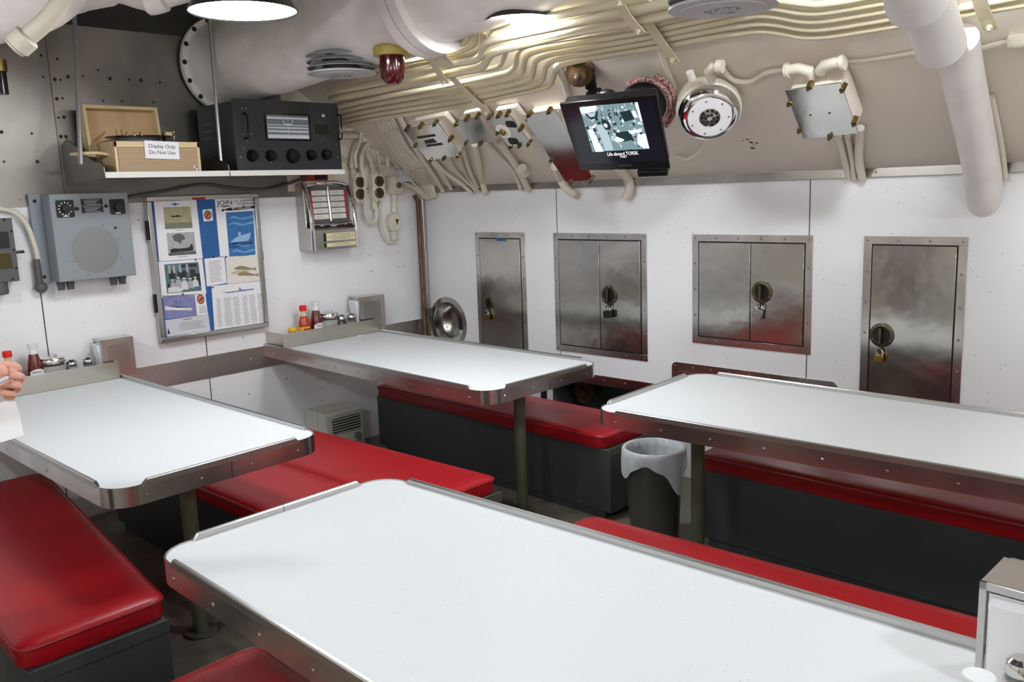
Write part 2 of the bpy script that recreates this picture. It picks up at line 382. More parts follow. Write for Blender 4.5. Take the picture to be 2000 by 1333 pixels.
# ================================================================ TABLES
ZT = .742
def table(w0, f0, f1, w1, tray, leg, label):
    c = [Vector(p) for p in (w0, f0, f1, w1)]
    o = thing('mess_table', label, 'table', Vector((leg[0], leg[1], 0)))
    off = Matrix.Translation((-leg[0], -leg[1], 0))
    rad = .088
    poly = rpoly(c, [0, rad, rad, 0], 9)
    part(MB().prism([p for p in poly], ZT-.03, ZT, off), 'tabletop', 'table_white', o, bevel=.0008)
    # edge band following the outline from wall to wall
    path = [Vector(w0)] + poly[1:-1] + [Vector(w1)]
    b = MB(); n = len(path); nr = []
    for i, p in enumerate(path):
        d = (path[min(i+1, n-1)]-path[max(i-1, 0)]).normalized(); nr.append(Vector((d.y, -d.x)))
    ring = []
    for p, m in zip(path, nr):
        a, q = p+m*.0005, p+m*.0045
        ring.append([(a.x, a.y, ZT-.062), (q.x, q.y, ZT-.062), (q.x, q.y, ZT+.003), (a.x, a.y, ZT+.003)])
    vs = [v for r in ring for v in r]; fs = []
    for i in range(n-1):
        for k in range(4): fs.append((4*i+k, 4*i+(k+1) % 4, 4*(i+1)+(k+1) % 4, 4*(i+1)+k))
    b.add(vs, [tuple(reversed(f)) for f in fs], off)
    segs = [(c[0], c[1], 0, .1), (c[1], c[2], .1, .1), (c[2], c[3], .1, 0)]
    for s, e, t0, t1 in segs:                                                    # screws in the band
        L = (e-s).length; d = (e-s)/L; m = Vector((d.y, -d.x)); k = max(2, int(L/.23))
        for i in range(k+1):
            q = s+d*(.11+(L-.22)*i/k)+m*.0045
            b.dome((q.x, q.y, ZT-.034), (m.x, m.y, 0), .0055, .003, T=off)
    if True:                                                                     # band joint at the free end
        q = (c[1]+c[2])*.5+(c[2]-c[1])*.02; d = (c[2]-c[1]).normalized(); m = Vector((d.y, -d.x))
        a = q+m*.0044; b.mi(1); b.prism([a-d*.0018, a+d*.0018, a+d*.0018+m*.0006, a-d*.0018+m*.0006], ZT-.062, ZT+.003, off)
    part(b, 'edge_band', ['band_steel', 'ink'], o)
    # raised fiddle rails
    def rail(s, e, t0, t1):
        L = (e-s).length; d = (e-s)/L; m = Vector((d.y, -d.x)); r = MB()
        p0, p1 = s+d*t0, e-d*t1
        a0, a1 = (p0 if t0 == 0 else p0+d*.016), (p1 if t1 == 0 else p1-d*.016)
        pr = [(.0055, -.004), (.0055, .014), (.003, .0175), (-.004, .0175), (-.007, .014), (-.0075, .0), (-.002, -.004)]
        lo, hi = [], []
        for (w, h) in pr:
            q0 = (a0 if h > .009 else p0)+m*w; q1 = (a1 if h > .009 else p1)+m*w
            lo.append((q0.x, q0.y, ZT+h)); hi.append((q1.x, q1.y, ZT+h))
        k = len(pr); r.add(lo+hi, [tuple(range(k))[::-1], tuple(range(k, 2*k))]+[(i, (i+1) % k, k+(i+1) % k, k+i) for i in range(k)], off)
        part(r, 'rail', 'rail_steel', o)
    rail(c[0], c[1], 0, .10)
    mid = (c[1]+c[2])*.5; dd = (c[2]-c[1]).normalized()*.001
    rail(c[1], mid-dd, .10, 0); rail(mid+dd, c[2], 0, .10)
    rail(c[2], c[3], .10, 0)
    if tray:
        s = 1 if c[0].y > -1 else -1                                            # toward the wall
        yw = c[0].y; x0, x1 = min(c[0].x, c[3].x)+.012, max(c[0].x, c[3].x)-.012; yf = yw-s*tray
        ya, yb = sorted((yf, yw-s*.004)); t = .0025; b = MB(); h = .088
        b.box(x0, x1, yf-t, yf+t, ZT+.0015, ZT+h, off).box(x0, x0+2*t, ya, yb, ZT+.0015, ZT+h, off).box(x1-2*t, x1, ya, yb, ZT+.0015, ZT+h, off)
        b.box(x0, x1, ya, yb, ZT+.001, ZT+.004, off)
        part(b, 'condiment_tray', 'tray_steel', o, bevel=.001)
    b = MB().cyl((0, 0, 0), (0, 0, ZT-.03), .029, n=20).cyl((0, 0, 0), (0, 0, .012), .062, n=20)
    for k in range(4): b.dome((.047*math.cos(k*1.57+.8), .047*math.sin(k*1.57+.8), .012), (0, 0, 1), .007)
    lg = part(b, 'leg', 'leg_olive', o, bevel=.001)
    if not tray:
        l2 = lg.copy(); COL.objects.link(l2); l2.parent = o; l2.location = (0, -4.2-leg[1], 0)
    return o
table((-1.308, 0), (-1.411, -1.989), (-.617, -2.009), (-.574, 0), .185, (-.955, UX((1018, 900), -.955).y), 'white mess table in the far corner, beside the lockers, with a mustard in its tray')
table((-3.02, 0), (-3.036, -1.971), (-2.245, -1.948), (-2.242, 0), .185, (-2.64, UX((382, 1120), -2.64).y), 'white mess table below the notice board and grey loudspeaker, reached by the hand')
table((-2.353, -4.42), (-2.405, -2.531), (-3.156, -2.534), (-3.21, -4.42), 0, (-2.78, -2.85), 'nearest and largest-looking white mess table, filling the bottom of the photo')
table((-.568, -4.42), (-.542, -2.523), (-1.37, -2.55), (-1.31, -4.42), 0, (-.955, UX((1363, 950), -.955).y), 'white mess table in front of the last two lockers, trash bin under its corner')

# ================================================================ BENCHES
def bench(poly, label, zt=.43, base_in=.012, lip=.03, seams=(), strip=False, th=.068):
    """poly runs counter-clockwise: far-left, near-left, near-right, far-right"""
    c = [Vector(p[:2]) for p in poly]; g = sum(c, Vector((0, 0)))/4
    o = thing('bench', label, 'bench', Vector((g.x, g.y, 0))); off = Matrix.Translation((-g.x, -g.y, 0))
    zb = zt-th
    d = Vector((0, -lip))
    bp = [c[0]+Vector((base_in, 0)), c[1]+Vector((base_in, 0))+d, c[2]-Vector((base_in, 0))+d, c[3]-Vector((base_in, 0))]
    b = MB().prism(bp, .04, zb-.002, off)
    kp = [p+(Vector((g.x, g.y))-p).normalized()*.05 for p in bp]; b.prism(kp, 0, .05, off)
    part(b, 'base', 'bench_grey', o, bevel=.003)
    b = MB().box(bp[1].x, bp[2].x, min(bp[1].y, bp[2].y)-.003, min(bp[1].y, bp[2].y)+.004, zb-.03, zb+.010, off)
    part(b, 'end_strip', 'leg_olive' if strip else 'bench_grey', o, bevel=.001)
    cu = rpoly(c, .045, 5)
    # domed cushion: rings from the bottom edge to a crowned middle
    gc = Vector((g.x, g.y)); rings = []
    for ins, z in ((.004, zb), (0, zb+.008), (-.004, zb+.03), (0, zt-.018), (.004, zt-.008), (.016, zt), (.06, zt+.004)):
        rings.append([(lambda q: (q.x, q.y, z))(p+Vector((math.copysign(min(ins, abs(g.x-p.x)*.9), g.x-p.x), math.copysign(min(ins, abs(g.y-p.y)*.9), g.y-p.y)))) for p in cu])
    n = len(cu); vs = [v for r in rings for v in r]; fs = [tuple(range(n))[::-1]]
    for i in range(len(rings)-1):
        for k in range(n): fs.append((i*n+k, i*n+(k+1) % n, (i+1)*n+(k+1) % n, (i+1)*n+k))
    fs.append(tuple(range((len(rings)-1)*n, len(rings)*n)))
    b = MB().add(vs, fs, off)
    cush = part(b, 'cushion', 'red_vinyl', o, sharp=50)
    b = MB().tube([(p.x-g.x, p.y-g.y, zt-.012) for p in cu], .0045, 6, closed=True)
    part(b, 'piping', 'red_piping', cush)
    return o
Z = .43
bench([(-.735, -.30), (-.80, -2.16), (-.39, -2.16), (-.33, -.30)], 'red cushioned bench between the far corner table and the lockers', strip=True)
s0, s1 = UZ((555, 905), Z), UZ((690, 950), Z); xr0, xr1 = UZ((600, 838), Z), UZ((955, 925), Z); xl1 = UZ((520, 1000), Z)
ye = UZ((905, 955), Z).y
bench([(s0.x+.004, -.28), (s1.x+.004, ye), (xr1.x, ye), (xr0.x, -.28)], 'bright red bench with a free corner, right half of the back-to-back pair', strip=True)
bench([(s0.x-.40, -.28), (s1.x-.40, ye), (s1.x-.004, ye), (s0.x-.004, -.28)], 'red bench partly under the table edge, left half of the back-to-back pair')
q0, q1, q2 = UZ((85, 919), Z), UZ((322, 1165), Z), UZ((35, 1275), Z)
bench([(q0.x-.56, q0.y), (q2.x, q2.y+.01), (q1.x, q1.y), (q0.x, q0.y)], 'red bench at left edge of the photo, grey panel at its near end', lip=.035)
d0 = UZ((480, 1262), Z); d1 = UZ((600, 1333), Z)
bench([(d0.x-.40, d0.y), (d1.x-.42, -4.2), (d1.x+.01, -4.2), (d0.x+.03, d0.y)], 'red bench cut by the bottom edge of the photo, left of nearest table')
e0, e1 = UZ((1155, 1003), Z), UZ((1943, 1208), Z)
bench([(e0.x-.41, e0.y), (e1.x-.43, -4.3), (e1.x, -4.3), (e0.x, e0.y)], 'long red bench along the right side of the nearest table')
bench([(-.77, -2.66), (-.80, -4.35), (-.38, -4.35), (-.36, -2.66)], 'red bench under the right-hand table, beyond the trash bin', strip=False)

# ================================================================ LOCKERS
def locker(y0, y1, z0, z1, double, lat, lr, label, fr=.036):
    w, h = y0-y1, z1-z0
    T = FS((y0+y1)/2, z0); o = thing('wall_locker', label, 'locker', T)
    b = MB(); X = w/2
    b.mi(0).box(-X, X, h-fr, h, 0, .006).box(-X, X, 0, fr, 0, .006).box(-X, -X+fr, fr, h-fr, 0, .006).box(X-fr, X, fr, h-fr, 0, .006)
    nx, ny = max(2, round(w/.13)), max(3, round(h/.14))
    b.mi(1)
    for i in range(nx+1):
        for v in (fr*.5, h-fr*.5): b.dome((-X+fr*.5+(w-fr)*i/nx, v, .006), (0, 0, 1), .0065, .0035)
    for j in range(1, ny):
        for u in (-X+fr*.5, X-fr*.5): b.dome((u, fr*.5+(h-fr)*j/ny, .006), (0, 0, 1), .0065, .0035)
    part(b, 'frame', ['band_steel', 'screw'], o, bevel=.0008)
    b = MB().box(-X+fr-.004, X-fr+.004, fr-.004, h-fr+.004, -.003, .0012); part(b, 'backing', 'black', o)
    g = .006; doors = [(-X+fr+g, X-fr-g)] if not double else [(-X+fr+g, double-.002), (double+.002, X-fr-g)]
    for k, (a, c) in enumerate(doors):
        b = MB().box(a, c, fr+g, h-fr-g, -.004, .009)
        d = part(b, 'door', 'door_steel', o, bevel=.0014, seg=2)
        if a-.01 < lat[0] < c+.03:
            q = Matrix.Translation((lat[0], lat[1], .009)); r = lr
            m = MB().mi(0).lathe([(0, .0065), (r*.2, .006), (r*.45, .005), (r*.66, .003), (r*.72, .0075), (r, .005), (r, 0)], 28, q)
            m.mi(1).lathe([(0, .0068), (r*.55, .0055), (r*.69, .0062)], 28, q)
            m.mi(0).box(-r*.1, r*.1, -r*.62, r*.62, .004, .026, q)
            m.mi(0).box(-.008, .008, -r-.02, -r*.8, .0005, .006, q)
            for a_ in range(3): m.mi(2).dome((r*.85*math.cos(a_*2.09+1.57), r*.85*math.sin(a_*2.09+1.57), .0055), (0, 0, 1), .005, T=q)
            part(m, 'latch', ['old_brass', 'black', 'screw'], d, bevel=.001)
    return o, T
def padlock(T, lat, lr, mt, w, h, label, tilt=0, th=.02):
    o = thing('padlock', label, 'padlock', T @ Matrix.Translation((lat[0], lat[1]-lr-.010, .03)) @ Matrix.Rotation(tilt, 4, 'Z'))
    b = MB().prism(rpoly([(-w/2, -h-.022), (w/2, -h-.022), (w/2, -.022), (-w/2, -.022)], .005, 4), -th/2, th/2)
    if mt == 'steel':
        for k in range(3): b.box(-w/2-.001, w/2+.001, -h-.022+h*(.2+.25*k), -h-.022+h*(.24+.25*k), -th/2-.001, th/2+.001)
    part(b, 'body', mt, o, bevel=.002)
    s = w*.32; pts = [(-s, -.026, 0)]+[(s*math.cos(math.pi-t*math.pi/8), -.008+s*math.sin(t*math.pi/8), 0) for t in range(9)]+[(s, -.026, 0)]
    part(MB().tube(pts, .0042, 8), 'shackle', 'chrome', o)
def ls(Tn, px, w=.01):
    p = lc(Tn, px, w); return (p.x, p.y)
zt1 = 1.352
def lock_T(y0, y1, z0): return FS((y0+y1)/2, z0)
T1 = lock_T(-.516, -.960, .50); l1 = ls(T1, (954, 592))
o, T = locker(-.516, -.960, .50, zt1, 0, l1, .042, 'narrow single-door steel locker nearest the corner, small blue tape label on top')
b = MB().box(-.035, .045, 0, .018, 0, .001, Matrix.Translation((ls(T1, (978, 469))[0], ls(T1, (978, 471))[1], .0092)))
tp = part(b, 'tape_label', 'label_blue', o)
padlock(T, l1, .042, 'brass', .044, .036, 'small dull brass padlock on the narrow corner locker')
T2 = lock_T(-1.195, -1.873, .632); l2 = ls(T2, (1190, 577))
o, T = locker(-1.195, -1.873, .632, zt1, ls(T2, (1171, 560))[0], l2, .056, 'double-door steel locker with creased doors, second from the corner')
padlock(T, l2, .056, 'dark_screw', .05, .042, 'dark block-shaped padlock on the creased double locker', .1, .03)
T3 = lock_T(-2.165, -2.829, .770); l3 = ls(T3, (1488, 571))
o, T = locker(-2.165, -2.829, .770, zt1, ls(T3, (1465, 560))[0], l3, .056, 'shorter double-door steel locker above the low access panel')
padlock(T, l3, .056, 'steel', .05, .045, 'silver laminated padlock hanging on the shorter double locker', -.25)
T4 = lock_T(-3.072, -3.513, .46); l4 = ls(T4, (1722, 655))
o, T = locker(-3.072, -3.513, .46, zt1, 0, l4, .056, 'single-door steel locker at the right, tallest door showing')
padlock(T, l4, .056, 'gold_brass', .036, .034, 'shiny gold padlock on the right-hand single locker')
# low frames in the locker wall
T = FS((n1a+n1b)/2, n1t-.45); o = thing('wall_recess', 'dark steel rim around the open black recess under the creased double locker', 'recess', T)
w = (n1a-n1b)/2; b = MB().box(-w-.045, w+.045, .45-.005, .505, 0, .006).box(-w-.045, -w+.004, .0, .45, 0, .006).box(w-.004, w+.045, 0, .45, 0, .006)
for i in range(7): b.mi(1).dome((-w+2*w*i/6, .478, .006), (0, 0, 1), .006)
for j in range(3): b.dome((-w-.02, .1+.15*j, .006), (0, 0, 1), .006)
part(b, 'rim', ['band_steel', 'screw'], o, bevel=.001)
single(MB().lathe([(0, .03), (.03, .028), (.04, .01), (.075, .008), (.08, -.0), (.08, -.02), (.05, -.06), (.05, -.13), (0, -.13)], 20, Matrix.Translation((.2, -1.24, .33)) @ Matrix.Rotation(-1.57, 4, 'Y')), 'recess_valve', 'rust_brass', 'dim brown valve inside the open black recess', 'valve')
p = UX((1313, 706), 0); p2 = UX((1637, 745), 0)
T = FS((p.y+p2.y)/2, p.z-.42); w = (p.y-p2.y)/2
o = thing('access_panel', 'low steel access panel with rounded corners behind the right-hand table', 'panel', T)
pl = rpoly([(-w, 0), (w, 0), (w, .42), (-w, .42)], .03, 5)
b = MB().prism(pl, 0, .006)
b.mi(1)
for i in range(9): b.dome((-w+.02+(2*w-.04)*i/8, .40, .006), (0, 0, 1), .006)
part(b, 'frame', ['band_steel', 'screw'], o, bevel=.001)
part(MB().box(-w+.045, -w+.21, .05, .372, .006, .010), 'flap', 'band_steel', o, bevel=.001)
part(MB().box(-w+.26, w-.05, .05, .365, .006, .011), 'cover', 'door_steel', o, bevel=.002)
# round vent in the corner
T = FS(vy, vz)
o = thing('round_vent', 'round steel air vent with a flanged rim, low in the corner', 'vent', T)
b = MB().mi(0).lathe([(.185, 0), (.185, .005), (.15, .006), (.148, -.004)], 40)
b.mi(1)
for k in range(10): b.dome((.168*math.cos(k*.628+.3), .168*math.sin(k*.628+.3), .0055), (0, 0, 1), .006)
part(b, 'rim', ['steel', 'screw'], o)
part(MB().lathe([(.1495, .0), (.149, -.05), (.13, -.09), (.09, -.12), (0, -.13)], 40), 'bowl', 'steel', o)
b = MB().tube([(-.06, .11, -.085), (.0, .03, -.095), (.03, -.03, -.085)], .004, 6)
b.prism(rpoly([(.02, -.05), (.08, -.06), (.085, .02), (.03, .04)], .015, 4), -.10, -.07); part(b, 'flap', 'dark_sheet', o, bevel=.003)

# ================================================================ END BULKHEAD: SHELF, RADIO, RECORD PLAYER
YS = -.48
fl, fr, dv = UY((206, 345), YS), UY((673, 332), YS), UY((449, 342), YS)
zs = 1.752
T = FB((fl.x+fr.x)/2, zs); hx = (fr.x-fl.x)/2; o = thing('wall_shelf', 'aluminium wall shelf carrying the record player and radio', 'shelf', T)
dx = dv.x-(fl.x+fr.x)/2; D = -YS
part(MB().box(-hx, dx-.002, -.004, .002, 0, D).box(dx+.002, hx, -.004, .002, 0, D), 'shelf_board', 'alu_sheet', o, bevel=.001)
part(MB().box(-hx, dx-.003, -.012, .016, D-.003, D+.003).box(dx+.003, hx, -.012, .016, D-.003, D+.003), 'front_lip', 'lip_white', o, bevel=.0015)
prof = [(0, -.035), (0, .165), (.07, .19), (.14, .165), (D-.12, .07), (D-.03, .06), (D-.005, .04), (D, .012), (D, -.012), (.2, -.03)]
Tz = Matrix(((0, 0, 1, 0), (0, 1, 0, 0), (1, 0, 0, 0), (0, 0, 0, 1)))
for nm, x in (('end_plate', -hx), ('divider', dx)):
    part(MB().prism([(a, b_) for a, b_ in (prof if nm == 'end_plate' else [(0, 0), (0, .12), (.14, .12), (D-.12, .075), (D-.03, .065), (D-.005, .045), (D, .012), (D, 0)])], x-.0025, x+.0025, Tz), nm, 'alu_sheet', o, bevel=.001)
for pt, pb, rr in (((146, 50), (158, 322), .0105), ((409, 40), (431, 305), .009), ((643, 160), (645, 190), .010)):
    w = D-.10 if pt[0] != 643 else .06
    a, c = lc(T, pb, w), lc(T, pt, w-{146: .2, 409: .09, 643: 0}[pt[0]]); a2 = Vector((a.x, .0 if pt[0] == 643 else .055, w)); c2 = a2+(c-a2)*1.45
    part(MB().cyl(a2, c2, rr, n=14), 'hanger_rod', 'rod_steel', o)
# record player
Y1 = -.44; a, c = UY((228, 333), Y1), UY((394, 333), Y1); wz = zs+.003
w, d = c.x-a.x, .34; h = UY((310, 275), Y1).z-wz-.004
T = Matrix.Translation(((a.x+c.x)/2, Y1+d/2, wz)); o = thing('record_player', 'tan portable record player with its lid propped open', 'record player', T)
part(MB().box(-w/2, w/2, -d/2+.008, d/2, 0, h), 'case', 'tan_case', o, bevel=.006, seg=3)
b = MB().mi(0).box(-w/2+.016, w/2-.016, -d/2+.0, -d/2+.012, .002, h-.03)
b.mi(1)
for i in range(46):
    for j in range(11):
        x = -w/2+.022+(w-.044)*(i+(j % 2)*.5)/46; z = .008+j*(h-.042)/11
        b.quad([(x-.0015, -d/2-.0004, z), (x+.0015, -d/2-.0004, z), (x+.0015, -d/2-.0004, z+.003), (x-.0015, -d/2-.0004, z+.003)])
part(b, 'speaker_grille', ['grille_tan', 'brown'], o)
b = MB().box(-w/2, w/2, -d/2, -d/2+.01, h-.028, h).box(-w/2, -w/2+.014, -d/2, -d/2+.01, 0, h).box(w/2-.014, w/2, -d/2, -d/2+.01, 0, h); part(b, 'front_frame', 'tan_case', o, bevel=.002)
bx = w/2-.032; b = MB()
Tb = Matrix.Translation((bx, -d/2-.0012, .028)) @ Matrix.Rotation(math.pi/2, 4, 'X')
b.mi(0).cyl((0, 0, -.001), (0, 0, .001), .0135, n=20, T=Tb)
b.mi(1).prism([(-.012, -.002), (-.005, -.0105), (.0, -.011), (.004, -.009), (-.011, .004)], .001, .0014, Tb)
b.mi(2).prism([(.012, .002), (.005, .0105), (-.002, .0105), (-.006, .008), (.011, -.004)], .001, .0014, Tb)
part(b, 'badge', ['white_cap', 'board_blue', 'red_print'], o)
b = MB().mi(0).cyl((-.01, .02, h), (-.01, .02, h+.03), .105, n=40).mi(1).cyl((-.01, .02, h+.03), (-.01, .02, h+.034), .152, n=48).mi(2).cyl((-.01, .02, h+.034), (-.01, .02, h+.05), .003, n=10)
part(b, 'turntable', ['dark_grey_paint', 'black_gloss', 'chrome'], o)
b = MB().mi(0).cyl((w/2-.06, .06, h), (w/2-.06, .06, h+.045), .018, n=16).box(w/2-.075, w/2-.02, .045, .075, h+.045, h+.062).mi(1).box(w/2-.085, w/2-.052, .0, .022, h+.042, h+.06).mi(2).cyl((w/2-.03, .03, h), (w/2-.03, .03, h+.06), .003, n=8).ball((w/2-.03, .03, h+.062), .007)
part(b, 'tone_arm', ['brown', 'tan_case', 'chrome'], o, bevel=.003)
Tl = Matrix.Translation((-.03, d/2-.005, .09)) @ Matrix.Rotation(math.radians(-6), 4, 'X')
lw, lh, ld = .375, .255, .06; b = MB()
b.mi(0).box(-lw/2, lw/2, -.002, .008, 0, lh, Tl)
b.mi(1).box(-lw/2, lw/2, -ld, 0, lh-.016, lh, Tl).box(-lw/2, -lw/2+.014, -ld, 0, 0, lh-.016, Tl).box(lw/2-.014, lw/2, -ld, 0, 0, lh-.016, Tl).box(-lw/2, lw/2, -ld, 0, 0, .012, Tl)
b.mi(2).box(.10, .106, -.004, -.001, .05, .14, Tl)
b.mi(3)
for k, (x0, x1, z0_, z1_) in enumerate(((-.02, -.012, .05, .15), (.005, .013, .05, .15), (.03, .037, .05, .14), (.06, .09, .06, .068), (.06, .09, .13, .135))): b.box(x0, x1, -.003, -.0015, z0_, z1_, Tl)
b.prism([(-.15, .07), (-.13, .10), (-.10, .12), (-.07, .145), (-.075, .125), (-.10, .10)], .0021, .003, Tl @ Matrix.Rotation(math.pi/2, 4, 'X'))
part(b, 'lid', ['tan_inner', 'tan_case', 'brown', 'tan_print'], o, bevel=.002)
b = MB().tube(cr([(-w/2-.002, -.1, h*.62), (-w/2-.05, -.11, h*.66), (-w/2-.125, -.06, h*.66), (-w/2-.125, .02, h*.66), (-w/2-.05, .06, h*.66), (-w/2-.002, .05, h*.62)], 5), .008, 8)
part(b, 'carry_handle', 'tan_case', o)
# sign on the player
p = [UY(q, Y1-.004) for q in ((280, 276), (347, 275), (349, 310), (284, 311))]
T = FB((p[0].x+p[1].x)/2+.002, (p[0].z+p[2].z)/2, Y1-.0045) @ Matrix.Rotation(-.03, 4, 'Z')
o = thing('notice_card', 'small white card saying display only, do not use, on the record player', 'sign', T)
cw, ch = (p[1]-p[0]).length, (p[0]-p[3]).length
part(MB().box(-cw/2, cw/2, -ch/2, ch/2, -.0006, .0006), 'card', 'paper', o)
text('lettering', 'Display Only\nDo Not Use', .026, o, Tm(0, 0.002, .0008))
# radio
Y2 = -.462; a, c = UY((464, 330), Y2), UY((668, 328), Y2); tl = UY((463, 192), Y2)
rw, rh, rd = c.x-a.x, tl.z-wz, .40
T = FB((a.x+c.x)/2, wz, Y2); o = thing('radio_receiver', 'black shortwave radio receiver with lit dial and five knobs', 'radio', T)
X = rw/2
part(MB().box(-X+.012, X-.012, .004, rh-.012, -rd, -.004), 'cabinet', 'black_crackle', o, bevel=.004)
b = MB().mi(0).box(-X, X, 0, rh, -.005, 0)
b.mi(1)
def fp(px, w=0): q = lc(T, px, w); return (q.x, q.y, w)
for q in ((473, 212), (481, 212), (483, 222), (475, 262), (477, 290), (484, 276), (657, 207), (657, 282), (660, 307), (490, 262), (606, 244), (630, 271), (470, 307), (530, 318)): b.dome(fp(q), (0, 0, 1), .0045)
part(b, 'front_panel', ['black_crackle', 'screw'], o, bevel=.001)
g0, g1 = fp((519, 224)), fp((604, 272)); gx, gy = (g0[0]+g1[0])/2, (g0[1]+g1[1])/2; gw, gh = g1[0]-g0[0], g0[1]-g1[1]
pl = rpoly([(gx-gw/2-.014, gy-gh/2-.012), (gx+gw/2+.014, gy-gh/2-.012), (gx+gw/2+.014, gy+gh/2+.012), (gx-gw/2-.014, gy+gh/2+.012)], .01, 4)
b = MB().mi(0).prism(pl, 0, .002)
dial = part(b, 'dial_window', ['black_gloss'], o)
b = MB().mi(0).box(gx-gw/2, gx+gw/2, gy-gh/2, gy+gh/2, .002, .003).mi(1)
for k, (t0, t1) in enumerate(((.0, .15), (.26, .33), (.42, .47), (.55, .58), (.82, .9))): b.box(gx-gw/2+.003, gx+gw/2-.003, gy-gh/2+gh*t0+.002, gy-gh/2+gh*t1+.002, .003, .0034)
for row, t in ((0, .36), (1, .5), (2, .2)):
    for k in range(26):
        x = gx-gw/2+.006+(gw-.012)*k/25; b.box(x-.0006, x+.0006, gy-gh/2+gh*t, gy-gh/2+gh*t+(.007 if k % 5 == 0 else .004), .003, .0034)
b.prism([(gx-.035, gy+gh*.3), (gx-.022, gy+gh*.1), (gx+.022, gy+gh*.1), (gx+.035, gy+gh*.3), (gx+.03, gy+gh*.3), (gx+.019, gy+gh*.14), (gx-.019, gy+gh*.14), (gx-.03, gy+gh*.3)], .003, .0034)
b.box(gx-.001, gx+.001, gy-gh/2, gy+gh/2, .0034, .0038)
part(b, 'scale', ['dial_grey', 'dial_cream'], dial)
for px, r in (((492, 304), .031), ((528, 304), .029), ((571, 305), .038), ((607, 303), .029), ((636, 302), .029)):
    q = fp(px); part(MB().lathe([(r*1.05, 0), (r, .008), (r*.88, .026), (r*.8, .03), (0, .031)], 24, Matrix.Translation(q)).box(q[0]-.0015, q[0]+.0015, q[1]+r*.3, q[1]+r*.8, .0295, .0325), 'knob', 'black_gloss', o)
for px0, px1 in (((474, 222), (475, 270)), ((657, 225), (659, 272))):
    q0, q1 = fp(px0), fp(px1); x = q0[0]
    part(MB().tube([(x, q0[1], 0), (x, q0[1], .032), (x, q0[1]-.008, .04), (x, q1[1]+.008, .04), (x, q1[1], .032), (x, q1[1], 0)], .0048, 8), 'handle', 'black_gloss', o)
q = fp((631, 226)); part(MB().lathe([(.012, 0), (.012, .004), (.008, .006), (.006, .012), (0, .014)], 16, Matrix.Translation(q)), 'jewel_lamp', 'chrome', o)
q0, q1 = fp((613, 241)), fp((644, 265)); b = MB().mi(0).box(q0[0], q1[0], q1[1], q0[1], 0, .0012).mi(1).box(q0[0]+.004, q1[0]-.004, q1[1]+.004, q0[1]-.004, .0012, .0016); part(b, 'name_plate', ['old_brass', 'black'], o)
b = MB()
for k in range(3): b.box(-X+.010, -X+.0125, rh*.5+k*.035, rh*.5+k*.035+.012, -.33, -.25)
part(b, 'louvre', 'dark_grey_paint', o, bevel=.003)
q = UY((566, 188), -.30); single(MB().lathe([(0, 0), (.07, 0), (.085, .018), (.08, .02), (0, .012)], 28), 'dish', 'soft_white_lens', 'white round dish lying on top of the black radio', 'dish', origin=None).location = (q.x, -.30, wz+rh-.012)

# ================================================================ SPEAKER BOXES ON THE LEFT
Yb = -.14; c4 = [UY(p, Yb) for p in ((98, 379), (252, 376), (264, 538), (114, 552))]
xa, xb = (c4[0].x+c4[3].x)/2, (c4[1].x+c4[2].x)/2; za, zb = (c4[2].z+c4[3].z)/2, (c4[0].z+c4[1].z)/2
T = FB((xa+xb)/2, za); o = thing('loudspeaker_box', 'grey bulkhead loudspeaker with round grille and two black dials', 'loudspeaker', T)
X, H, Dp = (xb-xa)/2, zb-za, -Yb
part(MB().box(-X, X, 0, H, .0, Dp-.014), 'housing', 'grey_paint', o, bevel=.01, seg=3)
def fp(px, w=Dp): q = lc(T, px, w); return (q.x, q.y, w)
pan = part(MB().box(-X, X, 0, H, Dp-.014, Dp), 'front_panel', 'grey_paint', o, bevel=.004)
b = MB().mi(0).box(-X-.055, -X, -.01, H+.005, .006, .03).mi(1)
for t in (.06, .93): b.dome((-X-.03, H*t, .03), (0, 0, 1), .009)
part(b, 'mounting_flange', ['grey_paint', 'dark_screw'], o, bevel=.003)
q = fp((187, 488)); r = (lc(T, (232, 480), Dp)-lc(T, (141, 493), Dp)).length/2
b = MB().mi(0).lathe([(r, 0), (r, .0012), (r-.004, .002), (0, .002)], 48, Matrix.Translation(q)).mi(1)
for k in range(8): b.dome((q[0]+(r+.014)*math.cos(k*.785+.4), q[1]+(r+.014)*math.sin(k*.785+.4), Dp), (0, 0, 1), .0045)
part(b, 'speaker_grille', ['grey_grille', 'screw'], o)
for k, px in enumerate(((127, 408), (229, 404))):
    q = fp(px); s = .042 if k == 0 else .038; b = MB().mi(0).prism(rpoly([(q[0]-s, q[1]-s), (q[0]+s, q[1]-s), (q[0]+s, q[1]+s), (q[0]-s, q[1]+s)], .008, 3), Dp, Dp+.003)
    b.lathe([(.02, 0), (.018, .016), (0, .017)], 20, Matrix.Translation((q[0], q[1], Dp+.003)))
    b.mi(1)
    if k == 0:
        for j in range(11):
            a_ = math.radians(-60+j*30); ca, sa = math.cos(a_), math.sin(a_)
            b.box(-.0018, .0018, .025, .034, .003, .0036, Matrix.Translation((q[0], q[1], Dp)) @ Matrix.Rotation(a_, 4, 'Z'))
    b.box(q[0]-.012, q[0]+.012, q[1]-s+.004, q[1]-s+.009, Dp+.003, Dp+.0036)
    part(b, 'dial', ['black', 'paper'], o)
q = fp((180, 402)); b = MB().mi(0)
for s in (1, -1): b.box(q[0]-.052, q[0]+.052, q[1]+s*.018-.016, q[1]+s*.018+.016, Dp, Dp+.0012)
b.mi(1)
for s in (1, -1):
    for j in range(4): b.box(q[0]-.04+.006*(j % 2), q[0]+.04-.01*(j % 3), q[1]+s*.018+.009-j*.007, q[1]+s*.018+.0105-j*.007, Dp+.0012, Dp+.0015)
part(b, 'name_plate', ['black', 'paper'], o)
